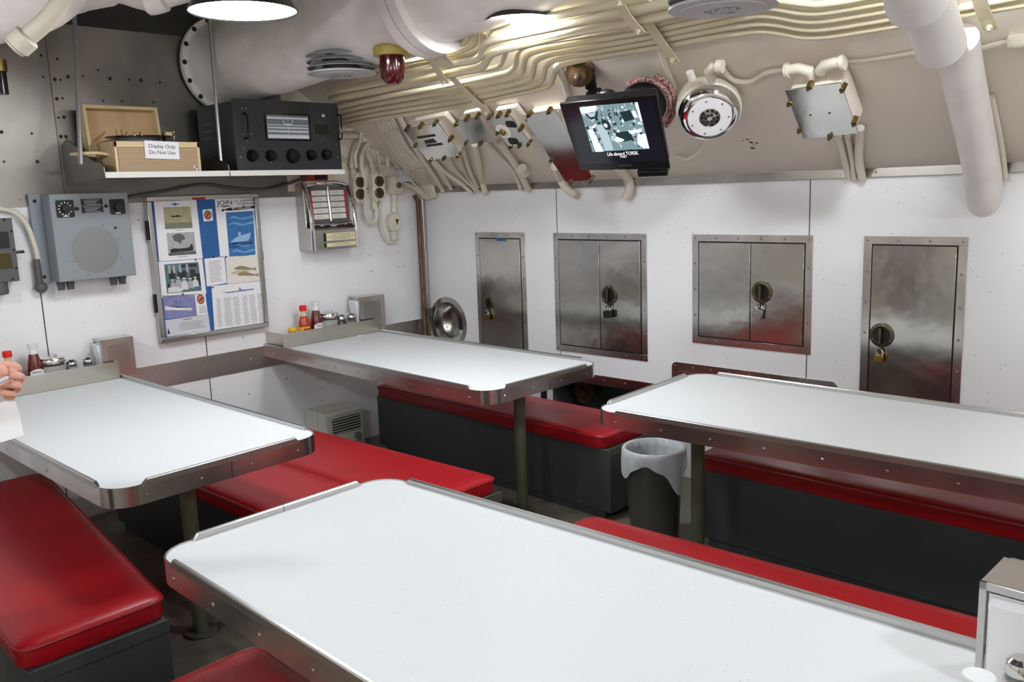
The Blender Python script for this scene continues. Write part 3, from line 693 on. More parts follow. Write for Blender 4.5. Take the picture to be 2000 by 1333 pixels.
for px, r in (((150, 408), .010), ((207, 403), .009), ((225, 445), .006)):
    q = fp(px); part(MB().lathe([(r, 0), (r*.8, .01), (0, .012)], 14, Matrix.Translation(q)), 'knob', 'dark_screw', o)
for u in (-X+.05, X-.07):
    b = MB()
    for s in (-.022, .022): b.cyl((u+s, -.012, Dp*.5), (u+s, -.045, Dp*.5), .019, .016, 12).box(u+s-.014, u+s+.014, -.002, -.016, Dp*.5-.02, Dp*.5+.02)
    part(b, 'cable_gland', 'dark_grey_paint', o)
# second box, cut by the edge
Yc = -.10; c4 = [UY(p, Yc) for p in ((23, 426), (39, 549))]
xb, zb, za = (c4[0].x+c4[1].x)/2, c4[0].z, c4[1].z; T = FB(xb-.13, za, 0)
o = thing('control_box', 'grey control box with black plate cut off by the left edge', 'control box', T)
X, H = .13, zb-za; Dp = -Yc
def fp(px, w=Dp): q = lc(T, px, w); return (q.x, q.y, w)
b = MB().mi(0).box(-X, X, 0, H, 0, Dp).mi(1)
for px in ((8, 430), (22, 452), (9, 455), (27, 488), (25, 545), (22, 522), (32, 524)): b.dome(fp(px), (0, 0, 1), .006)
part(b, 'housing', ['dark_grey_paint', 'dark_screw'], o, bevel=.006)
q = fp((0, 470)); part(MB().box(q[0]-.07, q[0]+.038, q[1]-.038, q[1]+.04, Dp, Dp+.003), 'label_plate', 'black', o)
q = fp((-3, 511)); part(MB().prism(rpoly([(q[0]-.07, q[1]-.035), (q[0]+.055, q[1]-.035), (q[0]+.055, q[1]+.035), (q[0]-.07, q[1]+.035)], .01, 4), Dp, Dp+.004), 'sight_glass', 'glass_dark', o)
q = fp((30, 494)); part(MB().cyl((X-.002, q[1], Dp*.5), (X+.05, q[1], Dp*.5), .007), 'handle', 'black_gloss', o)
part(MB().cyl((X-.09, .005, Dp*.5), (X-.09, -.06, Dp*.5), .05, n=20), 'cable_gland', 'dark_grey_paint', o, bevel=.008)
q = UY((4, 140), -.25); single(MB().mi(0).cyl((0, 0, 0), (0, 0, -.10), .028, n=16).mi(1).cyl((0, 0, 0), (0, 0, .05), .034, n=16).box(-.03, .03, 0, .25, .0, .03), 'wall_fitting', ['black_gloss', 'brass'], 'dark wall fitting with brass cap at the upper left edge', 'lamp').location = (q.x-.012, -.25, q.z)  # unidentified fitting, gives off no light
pts = [UY(p, -.03) for p in ((-60, 402), (0, 408), (30, 416), (52, 440), (66, 475), (73, 500), (74, 530))]
o = thing('conduit', 'pale curved conduit running between the two grey boxes', 'pipe', Matrix.Translation(pts[2]))
Ti = Matrix.Translation(-pts[2]); part(MB().tube(cr(pts, 5), .0125, 10, Ti), 'tube', 'cream_cable', o)
part(MB().cyl(pts[-1]+Vector((0, 0, .06)), pts[-1]-Vector((0, 0, .07)), .016, n=12, T=Ti).ball(pts[-1]-Vector((-.005, .0, .08)), .03, T=Ti), 'gland', 'dark_grey_paint', o)

# ================================================================ NOTICE BOARD
Yn = -.05; q = [UY(p, Yn) for p in ((289, 384), (505, 378), (525, 637), (313, 672))]
xa, xb = (q[0].x+q[3].x)/2, (q[1].x+q[2].x)/2; za, zb = (q[2].z+q[3].z)/2, (q[0].z+q[1].z)/2
T = FB((xa+xb)/2, (za+zb)/2); o = thing('notice_board', 'steel framed blue notice board full of papers', 'notice board', T)
X, H = (xb-xa)/2, (zb-za)/2; f = .026
part(MB().box(-X+.004, X-.004, -H+.004, H-.004, 0, .03), 'backing', 'board_blue', o)
b = MB().box(-X, X, H-f, H, 0, .05).box(-X, X, -H, -H+f, 0, .05).box(-X, -X+f, -H+f, H-f, 0, .05).box(X-f, X, -H+f, H-f, 0, .05)
part(b, 'frame', 'steel', o, bevel=.003)
for v in (-.45*H, .55*H): part(MB().cyl((-X-.004, v-.05, .03), (-X-.004, v+.05, .03), .009, n=10), 'hinge', 'dark_screw', o)
part(MB().box(X, X+.008, -.0, .055, .02, .04), 'latch', 'dark_screw', o, bevel=.002)
part(MB().box(-.075, .0, H-f+.001, H-f+.014, .05, .052), 'red_tab', 'red_tag', o)
NW = .0305
def sheet(pxs, label, name='paper_sheet', mt='paper', w=NW):
    """paper quad pinned to the board; returns its empty and uv->local mapper"""
    P = [lc(T, p, w) for p in pxs]; c = sum(P, Vector())/4
    Tn = T @ Matrix.Translation((c.x, c.y, w)); s = thing(name, label, 'paper', Tn)
    L = [p-c for p in P]                                                       # tl tr br bl
    for l in L: l.z = 0
    part(MB().prism([(l.x, l.y) for l in (L[3], L[2], L[1], L[0])], 0, .0006), 'sheet', mt, s)
    def at(u, v): return (L[0].lerp(L[1], u)).lerp(L[3].lerp(L[2], u), v)
    return s, at
def patch(b, at, u0, v0, u1, v1, h=.0009, hb=.0006):
    P = [at(u0, v1), at(u1, v1), at(u1, v0), at(u0, v0)]; b.prism([(p.x, p.y) for p in P], hb, h)
def shape(b, at, pts, h=.0012, hb=.0008): b.prism([(lambda p: (p.x, p.y))(at(u, v)) for u, v in pts], hb, h)
for k, c in {'p_sea': (176, 172, 132), 'p_seadk': (128, 130, 112), 'p_grey': (176, 176, 178), 'p_greydk': (96, 98, 100), 'p_dark': (44, 46, 48), 'p_light': (216, 220, 222), 'p_blue': (52, 112, 172),
             'p_blue2': (104, 160, 206), 'p_lav': (132, 136, 186), 'p_white': (226, 228, 234), 'p_fish': (150, 136, 96), 'p_fish2': (196, 186, 156), 'p_teal': (92, 116, 122), 'p_orange': (206, 120, 96), 'p_deep': (36, 78, 130), 'p_hull': (150, 186, 226)}.items():
    mk(k, c, .6, mottle=.5, mscale=30, mcol=tuple(int(x*.8) for x in c))
def lines(b, at, u0, u1, v0, v1, n, ragged=.15):
    for k in range(n):
        v = v0+(v1-v0)*k/n; patch(b, at, u0+R_.random()*.02, v, u1-R_.random()*ragged*(u1-u0), v+(v1-v0)/n*.35, .0008)
# big page with two ship photos
s, at = sheet(((300, 391), (383, 389), (396, 505), (311, 511)), 'white page with an olive ship photo above a smoking ship photo')
b = MB().mi(0); patch(b, at, .2, .12, .84, .48); b.mi(1); patch(b, at, .2, .38, .84, .48, .001)
b.mi(2); shape(b, at, [(.36, .275), (.4, .255), (.47, .27), (.5, .25), (.56, .262), (.62, .27), (.58, .285), (.4, .29)])
part(b, 'sea_photo', ['p_sea', 'p_seadk', 'p_dark'], s)
b = MB().mi(0); patch(b, at, .22, .545, .86, .92); b.mi(1); shape(b, at, [(.34, .6), (.42, .57), (.52, .56), (.62, .6), (.64, .66), (.55, .68), (.52, .74), (.46, .7), (.38, .68)])
b.mi(2); shape(b, at, [(.26, .82), (.36, .8), (.5, .81), (.7, .8), (.78, .74), (.8, .78), (.8, .86), (.28, .87)]); b.mi(1); patch(b, at, .22, .87, .86, .92, .0011)
part(b, 'smoke_photo', ['p_grey', 'p_greydk', 'p_dark'], s)
b = MB(); patch(b, at, .36, .07, .6, .085); patch(b, at, .44, .055, .52, .1); part(b, 'emblem', 'p_blue2', s)
b = MB(); lines(b, at, .42, .62, .5, .53, 1); lines(b, at, .4, .66, .94, .97, 1); part(b, 'caption', 'ink_soft', s)
s, at = sheet(((309, 512), (395, 506), (403, 574), (316, 582)), 'white page with a black and white crew photo')
b = MB().mi(0); patch(b, at, .12, .08, .9, .9); b.mi(1)
for (x, y, w_, h_) in ((.2, .25, .14, .25), (.4, .3, .2, .2), (.68, .28, .12, .3), (.15, .62, .3, .2), (.8, .4, .1, .35), (.45, .12, .4, .08)): patch(b, at, x, y, x+w_, y+h_, .0012)
b.mi(2)
for n_, (x, y, r) in enumerate(((.40, .46, .035), (.53, .50, .036), (.67, .52, .036), (.78, .5, .034), (.27, .52, .03))):
    hh = .0014+n_*.00003; b.mi(2 if n_ % 2 else 3); shape(b, at, [(x-r*2.2, .86-.03*n_), (x-r*1.7, y+.11), (x-r*.6, y+.06), (x+r*.6, y+.06), (x+r*1.8, y+.12), (x+r*2.2, .86-.03*n_)], hh, .0011)
    b.mi(2); shape(b, at, [(x+r*math.cos(k*.785), y+r*1.3*math.sin(k*.785)) for k in range(8)], hh+.00001, .0011)
    b.mi(1); shape(b, at, [(x-r, y-r*.3), (x-r*.8, y-r*1.3), (x+r*.8, y-r*1.3), (x+r, y-r*.3)], hh+.00002, .0011)
b.mi(2); shape(b, at, [(.14, .88), (.16, .74), (.34, .72), (.46, .8), (.44, .88)], .0017, .0011); b.mi(3)
for x in (.2, .3, .44, .6): patch(b, at, x, .12, x+.05, .34, .0016, .0011)
part(b, 'crew_photo', ['p_teal', 'p_dark', 'p_light', 'p_grey'], s)
s, at = sheet(((318, 578), (401, 574), (406, 614), (322, 624)), 'postcard of a submarine at sea with a round badge beside it')
b = MB().mi(0); patch(b, at, .0, .04, .74, 1); b.mi(1); shape(b, at, [(.02, .45), (.3, .5), (.62, .62), (.66, .68), (.6, .74), (.3, .66), (.02, .62)]); b.mi(2); shape(b, at, [(.05, .44), (.3, .5), (.64, .6), (.3, .56)], .0014, .0012); patch(b, at, .28, .2, .29, .5, .0012)
part(b, 'submarine_photo', ['p_lav', 'p_white', 'p_dark'], s)
b = MB().mi(0); shape(b, at, [(.87+.09*math.cos(k*.524), .25+.24*math.sin(k*.524)) for k in range(12)], .0012); b.mi(1); shape(b, at, [(.87+.075*math.cos(k*.524), .25+.2*math.sin(k*.524)) for k in range(12)], .0015, .0012); b.mi(0); shape(b, at, [(.81, .32), (.9, .18), (.93, .2), (.85, .33)], .0018, .0015)
part(b, 'badge', ['p_dark', 'p_orange'], s)
b = MB(); lines(b, at, .8, .98, .6, .95, 4); part(b, 'print', 'ink_soft', s)
s, at = sheet(((322, 626), (407, 614), (411, 646), (326, 658)), 'certificate sheet at the bottom left of the board', mt='paper_dim')
b = MB().mi(0); lines(b, at, .3, .9, .3, .8, 5); patch(b, at, .4, .08, .6, .16); b.mi(1); shape(b, at, [(.02, .85), (.05, .5), (.08, .85)]); part(b, 'print', ['ink_soft', 'ink'], s)
s, at = sheet(((395, 410), (414, 408), (416, 431), (398, 433)), 'small white card with a round orange badge on the blue strip')
b = MB().mi(0); shape(b, at, [(.5+.4*math.cos(k*.524), .5+.4*math.sin(k*.524)) for k in range(12)]); b.mi(1); shape(b, at, [(.5+.32*math.cos(k*.524), .5+.32*math.sin(k*.524)) for k in range(12)], .0015, .0012); b.mi(0); shape(b, at, [(.3, .65), (.6, .25), (.7, .3), (.4, .7)], .0018, .0015); part(b, 'badge', ['p_dark', 'p_orange'], s)
s, at = sheet(((419, 386), (503, 381), (509, 497), (430, 503)), 'poster to join submarine veterans with a submarine under blue sea', 'poster')
b = MB().mi(0); patch(b, at, .22, .26, .87, 1); b.mi(1)
for v in (.34, .44, .8, .9): shape(b, at, [(.24, v+.03), (.4, v-.02), (.6, v+.03), (.86, v-.01), (.86, v+.03), (.6, v+.06), (.4, v+.02)], .0011)
b.mi(2); shape(b, at, [(.27, .76), (.4, .69), (.47, .68), (.48, .6), (.53, .6), (.54, .66), (.78, .62), (.76, .7), (.7, .76)], .0014); b.mi(3); shape(b, at, [(.24, .78), (.8, .76), (.86, .84), (.24, .86)], .0011)
part(b, 'sea_picture', ['p_blue', 'p_blue2', 'p_hull', 'p_deep'], s)
sw = (at(1, .5)-at(0, .5)).length; ang = math.atan2((at(1, .1)-at(0, .1)).y, sw)
b = MB().mi(0); shape(b, at, [(.12, .22), (.16, .195), (.2, .205), (.3, .185), (.88, .175), (.96, .195), (.9, .22), (.3, .235), (.2, .22), (.16, .245)])
shape(b, at, [(.62, .185), (.63, .165), (.68, .165), (.69, .182)]); shape(b, at, [(.08, .158), (.2, .145), (.34, .15), (.36, .158), (.2, .168)])
part(b, 'torpedo_print', ['ink'], s)
def tx(body, size, u, v, m='ink', sx=1): p = at(u, v); text('lettering', body, size, s, Matrix.Translation((p.x, p.y, .0013)) @ Matrix.Rotation(ang, 4, 'Z'), m, sx=sx)
tx('JOIN', .038, .22, .10, sx=1.2); tx('U.S. SUBMARINE', .0195, .69, .083, sx=1.0); tx('VETERANS', .0195, .69, .135, sx=1.1); tx('877-942-DIVE', .0185, .60, .203, 'paper', sx=1.15)
s, at = sheet(((399, 506), (438, 501), (443, 553), (404, 560)), 'narrow white text sheet in the middle of the board')
b = MB(); lines(b, at, .18, .84, .12, .92, 15, .3); part(b, 'print', 'ink_soft', s)
s, at = sheet(((440, 501), (508, 495), (511, 549), (444, 556)), 'white print of two speckled fish', mt='paper_warm')
b = MB().mi(0)
for dx, dy in ((0, 0), (.07, .22)): shape(b, at, [(.22+dx, .47+dy), (.27+dx, .42+dy), (.38+dx, .385+dy), (.5+dx, .40+dy), (.64+dx, .47+dy), (.76+dx, .52+dy), (.86+dx, .47+dy), (.83+dx, .54+dy), (.88+dx, .61+dy), (.74+dx, .565+dy), (.58+dx, .55+dy), (.42+dx, .53+dy), (.28+dx, .51+dy)], .0011+dx*.001)
b.mi(1); shape(b, at, [(.1, .6), (.3, .54), (.55, .56), (.7, .6), (.4, .66), (.2, .66)], .0011); part(b, 'fish_picture', ['p_fish', 'p_fish2'], s)
b = MB(); lines(b, at, .35, .7, .03, .08, 1); part(b, 'caption', 'ink_soft', s)
s, at = sheet(((413, 559), (511, 548), (521, 633), (419, 646)), 'large white sheet of names under a blue submarine drawing')
b = MB().mi(0)
for u0, u1 in ((.06, .16), (.2, .36), (.38, .52), (.56, .68), (.7, .84), (.86, .96)): lines(b, at, u0, u1, .3, .95, 22, .25)
b.mi(1); shape(b, at, [(.18, .17), (.5, .17), (.53, .13), (.54, .08), (.56, .13), (.58, .16), (.82, .16), (.82, .19), (.3, .2)]); part(b, 'print', ['ink_soft', 'p_lav'], s)
for k, px in enumerate(((382, 508), (357, 575), (417, 503), (442, 502), (416, 562), (509, 549))):
    q = lc(T, px, NW+.001); single(MB().lathe([(0, .004), (.004, .003), (.0055, 0)], 10), 'push_pin', 'dark_screw', 'dark round pin holding a sheet on the notice board', 'pin', group='pins on the notice board').matrix_world = T @ Matrix.Translation((q.x, q.y, NW+.0006))

# ================================================================ SELECTOR BOX, OUTLETS AND CABLES NEAR THE CORNER
Dj = .15; a, c = UY((611, 491), -Dj), UY((702, 482), -Dj); z0 = (a.z+c.z)/2; top = UY((632, 360), -.09).z-z0
T = FB((a.x+c.x)/2, z0); X = (c.x-a.x)/2; H = top
o = thing('jukebox_selector', 'chrome wall jukebox selector with song title strips and cream keys', 'jukebox', T)
Tz = Matrix(((0, 0, 1, 0), (0, 1, 0, 0), (1, 0, 0, 0), (0, 0, 0, 1)))
h1 = H*.34
prof = [(0, 0), (Dj, .0), (Dj, h1*.92), (Dj-.012, h1), (Dj-.06, h1+.004), (.085, H-.02), (.07, H-.004), (0, H)]
part(MB().prism(prof, -X+.004, X-.004, Tz), 'housing', 'steel', o, bevel=.006, seg=3)
p0, p1 = Vector((0, h1+.005, Dj-.045)), Vector((0, H-.012, .085)); vv = (p1-p0).normalized(); S = frame(p0, Vector((1, 0, 0)), vv); sl = (p1-p0).length
part(MB().box(-X+.03, X-.03, .02, sl-.005, .0, .006, S), 'title_panel', 'dark_grey_paint', o)
b = MB()
for s in (-1, 1):
    for k in range(5):
        v = .045+k*(sl-.065)/5; x0, x1 = sorted((s*.012, s*(X-.055))); hh = (sl-.065)/5-.007
        b.mi(0).box(x0, x1, v, v+hh, .006, .0085, S)
        b.mi(1); xe = s*(X-.055); x0, x1 = sorted((xe, xe+s*.010)); b.box(x0, x1, v-.003, v+hh+.003, .006, .009, S)
        b.mi(2)
        for t in (.3, .6): b.box(-.028+s*(X-.04)*.5, .02+s*(X-.04)*.5, v+hh*t, v+hh*t+.002, .0085, .0088, S)
part(b, 'title_strips', ['paper_warm', 'red_print', 'ink_soft'], o)
part(MB().cyl((0, .03, .012), (0, sl-.004, .012), .011, n=14, T=S), 'divider', 'chrome', o)
for s in (-1, 1):
    part(MB().tube(cr([(s*(X-.012), .0, Dj-.006), (s*(X-.012), h1, Dj-.004), (s*(X-.014), (h1+H)/2, .13), (s*(X-.016), H-.02, .09), (s*(X-.02), H, .05)], 5), .014, 10), 'side_trim', 'chrome', o)
part(MB().tube(cr([(-X+.016, H-.01, .08), (-X*.5, H+.006, .095), (0, H+.01, .1), (X*.5, H+.006, .095), (X-.016, H-.01, .08)], 5), .012, 10), 'top_trim', 'chrome', o)
part(MB().tube(cr([(-X+.02, .02, .012), (-X*.5, .008, .03), (0, .004, .036), (X*.5, .008, .03), (X-.02, .02, .012)], 5), .009, 8, S), 'window_trim', 'chrome', o)
b = MB().mi(0).box(-X+.03, X-.03, h1-.004, h1+.016, Dj-.05, Dj-.01).mi(1).ball((X-.05, h1+.012, Dj-.025), .015).ball((0, h1+.008, Dj-.012), .008).ball((-X+.045, h1+.01, Dj-.03), .012); part(b, 'coin_slot', ['black', 'chrome'], o)
kw = X*1.25
for k, (v, n) in enumerate(((.088, 10), (.064, 10), (.028, 10))):
    b = MB().mi(0)
    for i in range(n):
        x0 = -X*.42+kw*i/n; b.box(x0, x0+kw/n-.0012, v-.011, v+.011, Dj, Dj+.008)
    part(b, 'key_row', 'key_cream', o, bevel=.001)
    text('lettering', ' '.join('ABCDEFGHJK' if k == 0 else 'LMNPQRSTUV' if k == 1 else '1234567890'), .013, o, Tm(-X*.42+kw/2, v, Dj+.0082), sx=kw/.175)
b = MB().box(-X*.42-.014, -X*.42-.003, .05, .10, Dj, Dj+.004).box(-X*.42-.014, -X*.42-.003, .015, .04, Dj, Dj+.004); part(b, 'key_end', 'black', o)
q = UY((614, 344), -.004); b = MB().mi(0).box(-.10, .10, -.03, .03, 0, .003).mi(1).box(.0, .09, -.02, .004, .003, .0035)
single(b, 'wall_plate', ['red_tag', 'black'], 'small red plate on the wall just above the jukebox selector', 'plate').matrix_world = FB(q.x, q.z)
pts = [UY(p, -.03) for p in ((250, 385), (330, 372), (400, 360), (450, 366), (520, 370), (566, 358), (600, 345))]
single(MB().tube(cr(pts, 5), .008, 8), 'cable', 'dark_grey_paint', 'dark drooping cable under the wall shelf', 'cable')
def outlet(px, tilt, label):
    q = UY(px, -.05); T = FB(q.x, q.z) @ Matrix.Rotation(tilt, 4, 'Z'); o = thing('outlet_box', label, 'outlet box', T)
    part(MB().box(-.048, .048, -.075, .08, 0, .045), 'box', 'cream_cable', o, bevel=.006, seg=3)
    pl = rpoly([(-.03, -.095), (.03, -.095), (.036, -.07), (.05, -.06), (.05, -.015), (.066, 0), (.05, .015), (.05, .06), (.036, .07), (.03, .095), (-.03, .095), (-.036, .07), (-.05, .06), (-.05, .015), (-.066, 0), (-.05, -.015), (-.05, -.06), (-.036, -.07)], .004, 2)
    part(MB().mi(0).prism(pl, .045, .056).mi(1).dome((0, .086, .056), (0, 0, 1), .005).dome((0, -.086, .056), (0, 0, 1), .005).dome((-.057, 0, .056), (0, 0, 1), .005).dome((.057, 0, .056), (0, 0, 1), .005), 'face_plate', ['cream_cable', 'black'], o, bevel=.002)
    for v in (.038, -.038): part(MB().lathe([(.034, 0), (.034, .01), (.03, .014), (0, .014)], 22, Matrix.Translation((0, v, .056))).box(-.003, .003, v-.02, v+.02, .069, .074), 'socket_cap', 'old_brass', o)
    for u in ((-.03, .03) if px[0] < 720 else (-.02,)): part(MB().cyl((u, .078, .022), (u, .135, .022), .018, n=14).cyl((u, .128, .022), (u, .14, .022), .024, n=14), 'cable_gland', 'cream_cable', o)
    if px[0] > 720: part(MB().cyl((-.015, -.075, .022), (-.015, -.14, .022), .02, n=14).cyl((-.015, -.13, .022), (-.015, -.145, .022), .027, n=14), 'cable_gland', 'cream_cable', o)
outlet((702, 368), -.06, 'cream outlet box with two brass caps, next to the jukebox selector')
outlet((739, 366), -.06, 'cream outlet box with two brass caps, further from the jukebox selector')
q = UY((776, 362), -.05); T = FB(q.x, q.z); o = thing('switch_box', 'cream switch fitting with a dark knob and a pear-shaped joint below', 'switch', T)
part(MB().box(-.055, .0, -.055, .06, 0, .05).prism(rpoly([(-.03, -.06), (.04, -.06), (.05, -.02), (.05, .03), (.03, .05), (-.03, .05)], .008, 3), .0, .055), 'box', 'cream_cable', o, bevel=.004)
part(MB().lathe([(.02, 0), (.018, .012), (0, .014)], 18, Matrix.Translation((.01, .0, .055))), 'knob', 'dark_grey_paint', o)
q2 = lc(T, (769, 434), .03); part(MB().cyl((-.015, -.06, .025), (-.018, q2.y+.06, .025), .018, n=14).cyl((-.015, -.09, .025), (-.015, -.105, .025), .024, n=14).prism(rpoly([(q2.x-.05, q2.y+.02), (q2.x-.02, q2.y+.058), (q2.x+.03, q2.y+.05), (q2.x+.04, q2.y-.03), (q2.x+.01, q2.y-.06), (q2.x-.03, q2.y-.06), (q2.x-.05, q2.y-.03)], .01, 3), 0, .055).cyl((q2.x, q2.y-.05, .025), (q2.x, q2.y-.12, .025), .022, n=14), 'joint', 'cream_cable', o, bevel=.004)
part(MB().prism([(q2.x-.004, q2.y+.02), (q2.x+.022, q2.y+.016), (q2.x+.008, q2.y-.02)], .055, .057), 'arrow_mark', 'black', o)
q = UY((793, 345), -.05); single(MB().box(-.055, .045, -.035, .045, 0, .06), 'junction_box', 'paper_dim', 'small pale box behind the switch fitting in the corner', 'box', bevel=.006).matrix_world = FB(q.x, q.z)
def cable(pxs, r, label, y=-.05, group=None, mt='cream_cable', n=5, fn=None):
    P = [(fn or (lambda p: UY(p, y)))(p) for p in pxs]; c = P[len(P)//2].copy()
    o = single(MB().tube([v-c for v in cr(P, n)], r, 10), 'cable', mt, label, 'cable', group); o.location = c; return o
cable([(727, 232), (729, 255), (721, 269), (698, 279), (692, 291), (687, 312), (686, 328)], .014, 'cream cable curving left from the pipes to the first outlet box')
cable([(705, 240), (704, 272), (698, 290), (692.5, 306), (696, 328)], .011, 'cream cable dropping straight beside the radio to the first outlet box', y=-.075)
cable([(755, 262), (731, 271), (715, 285), (707, 301), (706, 327), (710, 345), (712, 390), (714, 418), (724, 436), (734, 430), (735, 408)], .0135, 'cream cable passing the first outlet box and looping back up in a U', y=-.06)
cable([(745, 264), (731, 272), (720, 284), (717, 299), (724, 314), (727, 330)], .014, 'cream cable kinking into the gland of the second outlet box', y=-.05)
cable([(734, 272), (738, 301), (742, 327), (746, 345), (743, 394), (740, 420), (746, 456), (758, 474), (768, 473), (771, 464)], .009, 'thin cream cable looping low below the second outlet box', y=-.02)
cable([(766, 280), (761, 297), (757, 311), (758, 326)], .014, 'short cream cable rising from the switch fitting', y=-.05)
cable([(660, 266), (690, 266), (717, 268)], .016, 'level pale cable coming out from behind the radio', y=-.04)
cable([(655, 252), (689, 252), (712, 242)], .012, 'upper pale cable sweeping up from behind the radio to the pipes', y=-.04)
for dy, lb in ((0, 'upper thin wire crossing behind the outlet boxes'), (7, 'lower thin wire crossing behind the outlet boxes')):
    cable([(668, 305+dy), (690, 314+dy), (725, 317+dy), (757, 317+dy), (775, 325+dy)], .005, lb, y=-.012)
for k, pp in enumerate((((772, 323), (800, 350), (832, 384)), ((790, 363), (806, 366), (830, 387)), ((788, 358), (812, 366), (836, 388)))):
    cable(pp, .009, 'cream cable fanning from the pale corner box down to the trim', fn=lambda p: UY(p, -.03) if p[0] < 815 else UX(p, -.03), group='cables from the pale corner box')
def UC(px, off=.03):
    q = UL(px, off); return q if q.z > ZL+.03 else UX(px, -off)
Lb = [(730, 236), (750, 266), (764, 296), (798, 338), (816, 364), (833, 390)]; Rb = [(768, 232), (780, 258), (796, 287), (832, 331), (845, 360), (852, 386)]
for k in range(9):
    t = k/8; P = [(a[0]+(c[0]-a[0])*t, a[1]+(c[1]-a[1])*t) for a, c in zip(Lb, Rb)]
    cable(P, .0078, 'flat cream cable strapped side by side in the wide corner bundle', fn=lambda p: UC(p, .035 if k % 2 else .03), group='cables in the wide corner bundle')
for (a, c, lb) in (((750, 265), (776, 254), 'upper strap around the wide cable bundle'), ((799, 340), (829, 330), 'lower strap around the wide cable bundle')):
    P = [UC((a[0]+(c[0]-a[0])*t, a[1]+(c[1]-a[1])*t), .046) for t in (0, .25, .5, .75, 1)]
    tt = (UC((a[0]+10, a[1]+16), .046)-P[0]).normalized()*.012; b = MB()
    for u, v in zip(P, P[1:]): b.add([u-tt, v-tt, v+tt, u+tt, u-tt-NL*.006, v-tt-NL*.006, v+tt-NL*.006, u+tt-NL*.006], [(0, 1, 2, 3), (7, 6, 5, 4), (0, 4, 5, 1), (2, 6, 7, 3)])
    single(b, 'cable_strap', 'cream_pipe', lb, 'strap')
ck = [([(780, 228), (816, 298), (842, 335), (863, 369), (865, 377)], .016, 'thick cream cable running beside the wide bundle'),
      ([(842, 312), (867, 344), (881, 369)], .013, 'short cream cable left of the three under the slotted junction box'),
      ([(846, 312), (871, 338), (898, 356), (923, 379)], .014, 'cream cable bending outward under the slotted junction box'),
      ([(877, 308), (888, 331), (911, 354), (930, 373)], .011, 'cream cable from the lower middle of the slotted junction box'),
      ([(898, 306), (913, 346), (936, 375)], .008, 'thin cream cable from the right corner of the slotted junction box'),
      ([(905, 290), (921, 344), (934, 365)], .013, 'straight cream cable between the slotted box and the plain plate box'),
      ([(926, 282), (936, 327), (942, 356), (949, 379)], .020, 'broad cream cable hanging below the plain plate box'),
      ([(950, 278), (976, 306), (1001, 331), (1018, 370)], .014, 'thinner of the two cables tied below the damaged lid box'),
      ([(975, 276), (1010, 327), (1031, 369)], .021, 'thicker of the two cables tied below the damaged lid box'),
      ([(1084, 326), (1095, 352), (1110, 372), (1127, 382)], .024, 'thick cream cable curling out under the long plate by the television'),
      ([(1205, 325), (1227, 352), (1230, 370), (1221, 387)], .026, 'thick cream cable hooking down below the television'),
      ([(1378, 278), (1362, 300), (1340, 312), (1318, 304)], .008, 'thin cream wire looping below the chrome horn'),
      ([(1638, 268), (1648, 307), (1657, 348)], .014, 'left cable of the three below the square junction box'),
      ([(1655, 266), (1665, 314), (1668, 350)], .012, 'middle cable of the three below the square junction box'),
      ([(1680, 250), (1678, 314), (1684, 350)], .018, 'right cable of the three below the square junction box'),
      ([(1408, 128), (1430, 155), (1462, 160), (1500, 141), (1535, 137)], .011, 'cream cable sagging between chrome horn and square junction box'),
      ([(1646, 122), (1700, 117), (1788, 103)], .0075, 'thin cream cable from the square junction box to the insulated pipe'),
      ([(1905, 99), (1950, 86), (2010, 76)], .010, 'thin cream cable right of the insulated pipe'),
      ([(1288, 95), (1317, 172)], .011, 'straight cream conduit rising behind the chrome horn'),
      ([(1086, 128), (1098, 150), (1113, 200)], .015, 'short cream conduit below the brown valve'),
      ([(1936, 190), (1956, 290), (1963, 350)], .012, 'cream cable clipped along the right of the insulated pipe')]
for P, r, lb in ck: cable(P, r, lb, fn=lambda p: UC(p, r*1.3+.004))
q = UC((1022, 334), .05); q1 = UC((1029, 345), .05)-q
single(MB().cyl(-q1*.45, q1*.45, .031, n=16), 'cable_tie', 'cream_cable', 'pale wrap tying the two cables below the damaged lid box', 'tie').location = q-Vector((0, 0, 0))
q = UY((820, 500), -.05)
single(MB().tube([(-.078, -.05, .03), (-.078, -.05, 1.56), (-.078, -.02, 1.6)], .016, 12), 'corner_pipe', 'rust_pipe', 'brown vertical pipe in the room corner', 'pipe')
b = MB().mi(0).tube([(-.032, -.04, .03), (-.032, -.04, 1.58)], .015, 12).mi(1).box(-.06, -.01, -.07, -.02, .76, .82)
single(b, 'corner_conduit', ['steel', 'dark_grey_paint'], 'grey steel conduit beside the brown corner pipe', 'pipe')

